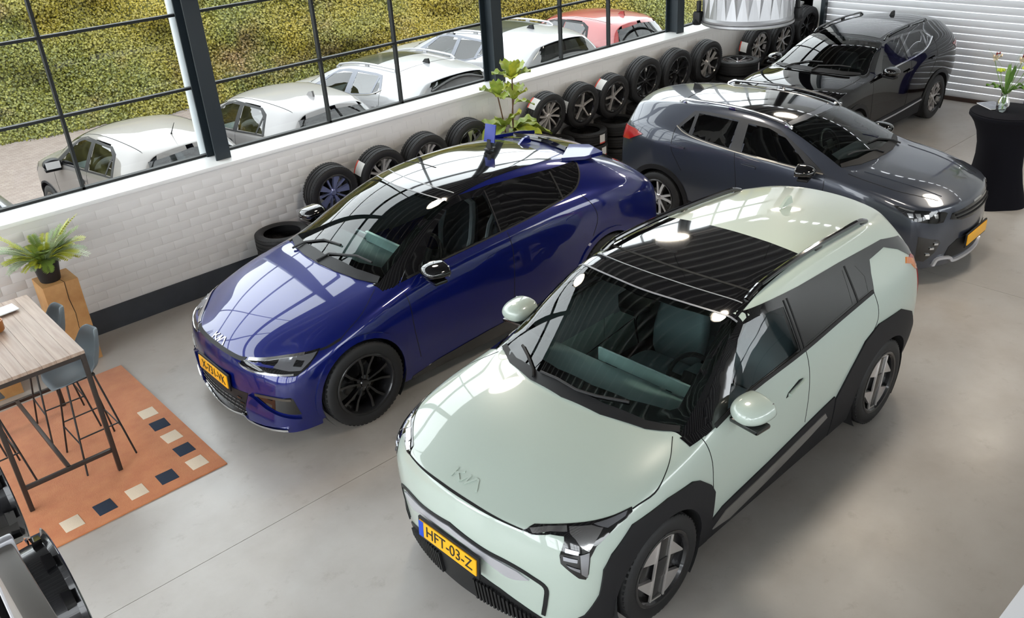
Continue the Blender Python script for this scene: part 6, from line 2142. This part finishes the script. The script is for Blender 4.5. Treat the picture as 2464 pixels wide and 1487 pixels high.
def stool_proto():
    r = empty('bar_stool')
    # seat shell: grid bent up to a back; local +X is the back
    nu, nv = 17, 11
    vs = []
    for i in range(nu):
        t = i / (nu - 1)
        for j in range(nv):
            s = j / (nv - 1) * 2 - 1
            px = np.interp(t, [0, .12, .5, .68, .8, .9, 1], [-.215, -.19, .06, .165, .205, .225, .24])
            pz = np.interp(t, [0, .12, .5, .68, .8, .9, 1], [.735, .765, .755, .80, .90, 1.0, 1.06])
            hw = np.interp(t, [0, .06, .2, .5, .7, .85, .95, 1], [.10, .16, .205, .215, .20, .17, .125, .06])
            dish = (s * s) * np.interp(t, [0, .3, .6, 1], [.01, .045, .075, .02])
            bx = -(s * s) * np.interp(t, [0, .5, .75, 1], [0, .0, .09, .04])
            vs.append((px + bx, s * hw, pz + dish))
    fs = [(i * nv + j, (i + 1) * nv + j, (i + 1) * nv + j + 1, i * nv + j + 1) for i in range(nu - 1) for j in range(nv - 1)]
    me = mesh_of('seat_shell', vs, fs, True, None)
    o = new_obj('seat_shell', me, M_SHELL, r)
    md = o.modifiers.new('t', 'SOLIDIFY')
    md.thickness = .014
    md2 = o.modifiers.new('s', 'SUBSURF')
    md2.levels = 1
    md2.render_levels = 1
    feet = [(-.195, -.225), (-.195, .225), (.195, .225), (.195, -.225)]
    tops = [(-.10, -.10), (-.10, .10), (.10, .10), (.10, -.10)]
    for (a, b) in zip(tops, feet):
        MB().tube([(a[0], a[1], .745), (b[0], b[1], .001)], .0075, 8).build('leg', M_BLK, r)
    def at(k, z):
        f = 1 - z / .745
        return (tops[k][0] + (feet[k][0] - tops[k][0]) * f, tops[k][1] + (feet[k][1] - tops[k][1]) * f, z)
    for k, z in ((0, .26), (1, .30), (2, .26), (3, .30)):
        MB().tube([at(k, z), at((k + 1) % 4, z)], .006, 6).build('foot_bar', M_BLK, r)
    MB().box((0, 0, .742), (.22, .22, .014)).build('seat_plate', M_BLK, r)
    return r


st0 = stool_proto()
for k, (x, y, rz, lb) in enumerate([(1.285, 6.675, .02, 'grey shell bar stool at the near right corner of the bar table'), (1.235, 7.30, -.03, 'grey shell bar stool at the far right corner of the bar table by the plinth'), (.585, 6.845, PI + .03, 'grey shell bar stool on the left side of the bar table, nearer the wheel display'), (.53, 7.45, PI - .05, 'grey shell bar stool on the left side of the bar table, nearer the window')]):
    s = st0 if k == 0 else copy_tree(st0)
    s.location = (x, y, .013)
    s.rotation_euler = (0, 0, rz)
    tag(s, lb, 'stool', 'bar stools around the table')

# ------------------------------------------------------------------ wooden plinths and the fern
M_OAK = mat('cracked_oak_beam', srgb(206, 160, 104), 0.6, noise=(5, .25, 6, srgb(176, 126, 74)), bump=(25, .3, .004))


def plinth(x0, x1, y0, y1, h, label, crack=True):
    r = empty('wooden_plinth', ((x0 + x1) / 2, (y0 + y1) / 2, 0))
    w, d = x1 - x0, y1 - y0
    mb = MB()
    mb.box((0, 0, h / 2), (w, d, h), ch=.006)
    mb.build('oak_block', M_OAK, r)
    if crack:
        ck = MB()
        P = [(.035, -d / 2 - .001, h - .002), (.028, -d / 2 - .001, h * .8), (.045, -d / 2 - .001, h * .62), (.035, -d / 2 - .001, h * .45), (.05, -d / 2 - .001, h * .25)]
        ck.tube(P, [.003, .004, .003, .0025, .001], 5)
        ck.tube([(.035, -d / 2, h + .0005), (.02, -d * .1, h + .0005), (.03, d * .3, h + .0005)], [.003, .002, .001], 5)
        ck.build('drying_crack', mat('crack_shadow', (.05, .03, .015), .9), r)
    tag(r, label, 'plinth')
    return r


plinth(1.57, 1.885, 8.30, 8.63, .855, 'tall cracked oak beam plinth carrying the potted fern')
plinth(.80, 1.13, 8.20, 8.50, .45, 'short oak block standing behind the bar table')

M_LEAFA = mat('fern_leaf_green', srgb(118, 140, 60), .5)
M_LEAFB = mat('fern_leaf_yellow', srgb(186, 190, 60), .5)
M_LEAFD = mat('fern_leaf_pale', srgb(196, 206, 178), .5)
M_LEAFC = mat('fern_leaf_grey_green', srgb(150, 168, 132), .5)


def frond(L, droop, az, mat_, parent, base=(0, 0, 0), seed=0, lift=.9):
    rg = np.random.default_rng(seed)
    ca, sa = math.cos(az), math.sin(az)
    pts = []
    n = 18
    for k in range(n + 1):
        t = k / n
        out = L * (t * .75 + .1 * t * t)
        z = L * (lift * t - droop * t * t)
        pts.append(Vector((base[0] + ca * out, base[1] + sa * out, base[2] + z)))
    mb = MB()
    mb.tube(pts, [.004 * (1 - .7 * k / n) for k in range(n + 1)], 5)
    side = Vector((-sa, ca, 0))
    for k in range(2, n + 1):
        t = k / n
        d = (pts[k] - pts[k - 1]).normalized()
        up = side.cross(d).normalized()
        ln = L * .22 * math.sin(PI * min(1, .18 + .82 * (1 - t) ** .8)) * rg.uniform(.85, 1.1) + .012
        for s in (-1, 1):
            a = pts[k]
            tip = a + side * s * ln * .85 + d * ln * .45 - up * ln * .12
            m1 = a + (tip - a) * .35 + d * ln * .14
            m2 = a + (tip - a) * .35 - d * ln * .12
            m3 = a + (tip - a) * .75 + d * ln * .09
            m4 = a + (tip - a) * .75 - d * ln * .08
            mb.add([a, m2, m4, tip, m3, m1], [(0, 1, 5), (1, 2, 4, 5), (2, 3, 4)])
    return mb.build('frond', mat_, parent, fix=False, sharp=None)


fp = empty('potted_fern', (1.69, 8.45, .857))
MB().lathe([(0, 0), (.085, 0), (.09, .01), (.118, .20), (.128, .205), (.128, .225), (.116, .225), (.112, .19), (0, .185)], 36).build('pot', mat('matt_black_pot', (.012, .012, .013), .5), fp)
for k in range(120):
    az = k * 2.399 + random.uniform(-.3, .3)
    f = k / 120
    L = random.uniform(.20, .40) * (.85 if f < .2 else 1.0)
    if math.sin(az) > .25:
        L *= .62
    if abs((az + 2.0 + PI) % (2 * PI) - PI) < .7 and f > .35:
        L *= .6
    lift = np.interp(f, [0, .4, 1], [1.25, .95, .45]) * random.uniform(.85, 1.15)
    droop = np.interp(f, [0, .4, 1], [.25, .42, .55]) * random.uniform(.6, 1.25)
    m = [M_LEAFA, M_LEAFC, M_LEAFB, M_LEAFD, M_LEAFC, M_LEAFB, M_LEAFA][k % 7]
    frond(L, droop, az, m, fp, (0.05 * math.cos(az), 0.05 * math.sin(az), .20), k, lift)
tag(fp, 'bushy yellow green fern in a black pot on the oak plinth', 'plant')

# ------------------------------------------------------------------ fiddle leaf fig
M_FIG = mat('fig_leaf_green', srgb(120, 150, 56), .35, noise=(9, .3, 3, srgb(172, 180, 84)))
M_FIG2 = mat('fig_leaf_yellow', srgb(190, 186, 60), .35, noise=(9, .3, 3, srgb(140, 160, 60)))
M_BARK = mat('brown_stem', srgb(92, 66, 50), .8)
fg = empty('fig_plant', (7.40, 8.36, 0))
MB().lathe([(0, 0), (.13, 0), (.14, .02), (.165, .30), (.15, .30), (.145, .27), (0, .27)], 32).build('pot', mat('charcoal_pot', (.03, .03, .032), .6), fg)
STEMS = [[(-.04, .0, .26), (-.06, .0, .7), (-.10, .01, 1.05), (-.17, .01, 1.40)], [(.05, 0, .26), (.06, 0, .7), (.05, .0, 1.1), (.08, -.02, 1.32)], [(.08, .04, .26), (.10, .05, .8), (.11, .05, 1.2), (.12, .04, 1.56)]]
for s in STEMS:
    MB().tube(crom(s, 6), .009, 7).build('stem', M_BARK, fg)


def big_leaf(base, az, el, L, W, curl, mat_, parent):
    nu, nv = 11, 7
    vs = []
    for i in range(nu):
        t = i / (nu - 1)
        hw = W / 2 * (math.sin(PI * min(1, t * .93 + .035)) ** .6) * (.62 + .55 * t)
        for j in range(nv):
            s = j / (nv - 1) * 2 - 1
            x = L * (t * math.cos(el) + .0)
            z = L * (t * math.sin(el) - curl * t * t) + abs(s) * hw * .45 + .02 * math.sin(t * 17 + s * 3) * abs(s)
            vs.append((x - .0, s * hw, z))
    fs = [(i * nv + j, (i + 1) * nv + j, (i + 1) * nv + j + 1, i * nv + j + 1) for i in range(nu - 1) for j in range(nv - 1)]
    mb = MB().add(vs, fs, Matrix.Translation(base) @ Matrix.Rotation(az, 4, 'Z'))
    return mb.build('leaf', mat_, parent, fix=False, sharp=None)


LV = [((-.17, .01, 1.38), [(2.6, .7, .24, .15, .3), (-2.0, .5, .24, .15, .4), (-.6, .8, .20, .13, .2), (.9, .9, .22, .14, .2), (4.0, 1.1, .2, .13, .1)]),
      ((.08, -.02, 1.30), [(3.0, .5, .20, .12, .3), (-1.4, .7, .22, .14, .2), (.3, .8, .22, .14, .2), (1.6, 1.0, .2, .13, .1)]),
      ((.12, .04, 1.54), [(2.7, .6, .26, .16, .3), (-2.4, .5, .22, .15, .3), (-.9, .6, .24, .16, .3), (.3, .8, .26, .17, .2), (1.5, .9, .24, .15, .1), (-1.6, 1.2, .22, .15, .1)]),
      ((-.08, .0, .98), [(-2.3, .7, .34, .21, .25), (2.5, .35, .36, .22, .5), (3.4, .1, .38, .22, .45), (-1.2, .9, .30, .2, .3)]),
      ((.06, .0, .92), [(-.7, .6, .30, .2, .4), (-.2, .15, .36, .22, .45), (.6, .3, .34, .2, .4), (-1.5, .1, .40, .24, .5), (-.45, .05, .42, .22, .35), (-2.0, .0, .36, .22, .5)]),
      ((.11, .05, 1.22), [(-.35, .3, .26, .10, .5)]),
      ((-.05, 0, .72), [(-2.0, .2, .40, .24, .5), (3.0, .1, .38, .22, .4), (-1.0, .1, .38, .22, .5), (-2.7, .25, .36, .2, .5)])]
k = 0
for base, ls in LV:
    for (az, el, L, W, cu) in ls:
        big_leaf(base, az, el, L * 1.22, W * 1.35, cu, M_FIG2 if k % 4 == 2 else M_FIG, fg)
        k += 1
tag(fg, 'leafy fiddle leaf fig plant between the wheels at the low wall', 'plant')

# ------------------------------------------------------------------ cocktail table with stretch cover, vase and booklet
M_STRETCH = mat('black_stretch_fabric', (.005, .005, .008), .9, spec=.15)
CX, CY = 10.93, 3.66
ck = empty('cocktail_table', (CX, CY, 0))
prof = [(0, 1.10), (.385, 1.10), (.40, 1.092), (.402, 1.06), (.375, 1.03), (.335, .97), (.29, .86), (.262, .72), (.255, .58), (.265, .44), (.295, .28), (.335, .12), (.36, .0), (.0, .0)]
n = 64
vs, fs = [], []
for i in range(n):
    a = 2 * PI * i / n
    for (r_, h) in prof:
        q = r_ * (1 + (.07 * math.cos(4 * a) * max(0, 1 - h / .95) ** 1.2 if h < .95 else 0))
        vs.append((q * math.cos(a), q * math.sin(a), h))
m = len(prof)
for i in range(n):
    j = (i + 1) % n
    for q in range(m - 1):
        fs.append((i * m + q, j * m + q, j * m + q + 1, i * m + q + 1))
MB().add(vs, fs).build('stretch_cover', M_STRETCH, ck, sharp=.9)
MB().lathe([(0, 1.101), (.388, 1.101), (.39, 1.106), (.385, 1.108), (0, 1.108)], 48).build('table_top_cover', M_STRETCH, ck)
tag(ck, 'round cocktail table in a black stretch cover near the roller door', 'table')
vz = empty('glass_vase', (CX - .06, CY + .05, 1.109))
MB().lathe([(0, .002), (.064, .002), (.068, .012), (.072, .05), (.062, .12), (.040, .165), (.034, .19), (.04, .215)], 28).build('vessel', glass_mat('vase_glass', (.90, .95, .92), base_refl=.06), vz)
MB().lathe([(.0, .085), (.064, .085)], 24).build('water', glass_mat('vase_water', (.72, .85, .62), base_refl=.03), vz)
M_STEM = mat('green_flower_stem', srgb(104, 138, 60), .5)
M_TLEAF = mat('dark_green_strap_leaf', srgb(84, 120, 50), .45)
M_BLOOM = mat('cream_spathe', srgb(236, 216, 190), .4)
M_BLOOMR = mat('maroon_spathe_edge', srgb(120, 28, 30), .4)
M_LIME = mat('lime_bloom', srgb(190, 210, 60), .5)
FL = [(-.02, .17, .56, 'a'), (.05, -.09, .55, 'a'), (.02, .10, .44, 'l'), (.0, -.17, .50, 'l'), (.08, -.20, .44, 'r')]
for (dx, dy, h, kd) in FL:
    MB().tube(crom([(0, 0, .02), (dx * .2, dy * .2, .22), (dx * .7, dy * .7, h * .75), (dx, dy, h)], 5), .0035, 6).build('stem', M_STEM, vz)
    if kd == 'a':
        big_leaf((dx, dy, h), -2.4, .9, .13, .11, .3, M_BLOOM, vz).name = 'bloom'
        big_leaf((dx + .01, dy, h + .05), -2.2, 1.0, .10, .05, .5, M_BLOOMR, vz).name = 'bloom_edge'
        MB().tube([(dx, dy, h + .01), (dx - .02, dy - .02, h + .07)], [.006, .003], 6).build('spadix', M_LIME, vz)
    else:
        for q in range(6):
            big_leaf((dx, dy, h), q * 1.05, .5, .055, .045, .3, M_LIME if kd == 'l' else M_BLOOMR, vz).name = 'petal'
for (az, el, L) in [(1.9, .9, .34), (2.6, 1.0, .30), (-.9, .9, .34), (-1.6, .8, .36), (.4, 1.2, .36), (-2.4, 1.25, .40)]:
    big_leaf((0, 0, .20), az, el, L, .06, .55 if el < 1.1 else .1, M_TLEAF, vz).name = 'strap_leaf'
for (az, L) in [(2.0, .5), (-.6, .62), (-1.2, .55), (-.2, .6)]:
    MB().tube(crom([(0, 0, .2), (.05 * math.cos(az), .05 * math.sin(az), .45), (.25 * math.cos(az), .25 * math.sin(az), .2 + L)], 6), .0012, 4).build('grass_blade', M_STEM, vz)
tag(vz, 'glass vase of anthuriums and strap leaves on the cocktail table', 'vase')
bk = empty('booklet', (CX + .10, CY + .22, 1.109), .9)
MB().box((0, 0, .004), (.30, .21, .008)).build('pages', M_WHITELBL, bk, smooth=False)
MB().box((0, 0, .009), (.302, .212, .002)).build('cover', mat('grey_photo_cover', srgb(150, 156, 170), .3, noise=(14, .5, 3)), bk, smooth=False)
tag(bk, 'thin booklet lying beside the vase on the cocktail table', 'booklet')

# ------------------------------------------------------------------ blue card on the roof of the blue car
sg = empty('card_stand', (5.29, 6.29, 1.597), .15)
MB().box((0, 0, .006), (.10, .07, .012), ch=.003).build('foot', M_BLACKPLASTIC, sg)
MB().box((0, 0, .05), (.03, .05, .09), taper=(.5, .8)).build('clip', M_BLACKPLASTIC, sg)
MB().box((0, 0, 0), (.012, .13, .17), Matrix.Translation((.02, .0, .15)) @ Matrix.Rotation(.25, 4, 'Y'), ch=.002).build('card', mat('deep_blue_card', srgb(28, 44, 130), .35), sg)
tag(sg, 'small blue card in a black clip standing on the blue car roof', 'sign')

# ------------------------------------------------------------------ wheel display rack at the near edge
M_TAUPE = mat('taupe_powder_coat', srgb(118, 112, 106), .4, metal=.2)
rk = empty('wheel_rack', (0, 0, 0))
M_BROWN = mat('dark_brown_panel', srgb(58, 46, 42), .4)
MB().box((.12, 1.70, 2.18), (.06, .80, 1.10), ch=.012).build('display_panel', M_TAUPE, rk)
MB().box((.084, 1.70, 2.35), (.014, .80, .14), ch=.004).build('panel_band', M_BROWN, rk)
MB().box((.12, 2.11, 2.18), (.072, .03, 1.12), ch=.008).build('edge_trim', M_SATIN, rk)
MB().box((.03, 2.9, 2.05), (.04, 2.2, .05), ch=.006).build('arm_beam', M_TAUPE, rk)
for y in (1.8, 3.9):
    MB().box((.03, y, 1.0), (.04, .05, 2.05), ch=.006).build('upright', M_TAUPE, rk)
    MB().box((.03, y, .02), (.45, .08, .04), ch=.006).build('foot', M_TAUPE, rk)
tag(rk, 'taupe wheel display rack at the bottom left edge', 'rack')
for k, (y, z, lb) in enumerate([(2.66, 2.05, 'gloss black bare rim on the display rack, nearer the open floor'), (3.42, 2.08, 'gloss black bare rim on the display rack, nearer the bar table')]):
    w = make_wheel('steel', .30, .235, .22, None, 'bare_roadwheel', tyre=False)
    w.location = (.182, y, z)
    w.rotation_euler = (0, 0, -PI / 2)
    tag(w, lb, 'rim', 'rims on the display rack')

# white counter at the lower right
cn = empty('white_counter', (4.6, .27, 0))
MB().box((0, 0, .48), (3.4, .90, .96)).build('carcass', mat('white_counter_panel', (.72, .72, .73), .4), cn, smooth=False)
MB().box((0, 0, .98), (3.44, .95, .04), ch=.006).build('worktop', mat('white_worktop', (.80, .81, .84), .25), cn)
tag(cn, 'white counter whose corner shows at the bottom right', 'counter')
# ------------------------------------------------------------------ pendant lamps
M_GALV = mat('galvanised_lamp_shade', (0.34, 0.34, 0.35), 0.35, metal=0.7)
M_BULB = mat('lamp_diffuser', (1, 1, 1), 0.5, emit=(1.0, 0.88, 0.70), estr=14.0)


def pendant(x, y, z, label):
    r = empty('pendant_lamp', (x, y, z))
    n = 26
    R = 0.262
    vs, fs = [], []
    # folded lower skirt: zigzag facets meeting a plain conical top
    rings = [(R, 0.0, 0), (R * 1.01, 0.02, 0), (R * 0.995, 0.035, 0), (R * 0.93, 0.19, 1), (R * 0.80, 0.30, 0), (R * 0.55, 0.40, 0), (R * 0.22, 0.47, 0), (R * 0.2, 0.56, 0), (0.001, 0.57, 0)]
    for (rr, zz, fold) in rings:
        for k in range(2 * n):
            a = PI * k / n
            q = rr * (1 + (0.08 if (fold and k % 2) else 0))
            vs.append((q * math.cos(a), q * math.sin(a), zz))
    m = 2 * n
    for i in range(len(rings) - 1):
        for k in range(m):
            a, b, c, d = i * m + k, i * m + (k + 1) % m, (i + 1) * m + (k + 1) % m, (i + 1) * m + k
            fs += [(a, b, c, d)] if i not in (2, 3) else ([(a, b, c), (a, c, d)] if k % 2 else [(a, b, d), (b, c, d)])
    mb = MB().add(vs, fs)
    mb.build('shade', M_GALV, r, sharp=0.12)
    MB().lathe([(R * 1.0, -0.012), (R * 1.03, -0.006), (R * 1.03, 0.006), (R * 1.0, 0.012)], 40, closed=True).build('rim_band', M_GALV, r)
    MB().lathe([(0.0, 0.02), (R * 0.97, 0.02), (R * 0.97, 0.03), (0, 0.03)], 32).build('diffuser', M_BULB, r)
    for s in (-1, 1):
        c = MB()
        a = -0.857 + (PI if s < 0 else 0)
        a += PI / 2
        px, py = (R + 0.02) * math.cos(a - PI / 2), (R + 0.02) * math.sin(a - PI / 2)
        c.box((px, py, 0.03), (0.05, 0.05, 0.06), ch=0.01)
        c.box((px, py, 0.09), (0.022, 0.022, 0.06), ch=0.004)
        c.lathe([(0, -0.02), (0.022, -0.016), (0.03, 0.0), (0.022, 0.016), (0, 0.02)], 12, c=(px * 1.03, py * 1.03, 0.0))
        c.build('clamp', M_BLACKPLASTIC, r)
    MB().tube([(0, 0, 0.55), (0, 0, CEIL - z)], 0.008, 6).build('cable', M_BLACKPLASTIC, r)
    l = bpy.data.lights.new('pendant_light', 'AREA')
    l.shape = 'DISK'
    l.size = 0.46
    l.energy = LAMP_POWER
    l.color = (1.0, 0.90, 0.76)
    lo = bpy.data.objects.new('pendant_light', l)
    COL.objects.link(lo)
    lo.parent = r
    lo.location = (0, 0, -0.016)
    tag(r, label, 'lamp', 'pendant lamps over the showroom')


for (x, y, lb) in [(4.63, 3.07, 'galvanised pendant lamp hanging above the sage green car'), (7.6, 6.05, 'galvanised pendant lamp hanging above the dark grey crossover'), (4.69, 6.45, 'galvanised pendant lamp hanging above the blue car'), (7.6, 3.07, 'galvanised pendant lamp hanging in front of the dark grey crossover'),
                   (10.6, 6.05, 'galvanised pendant lamp hanging above the black car'), (10.6, 3.07, 'galvanised pendant lamp hanging above the black cocktail table'),]:
    pendant(x, y, 3.17, lb)
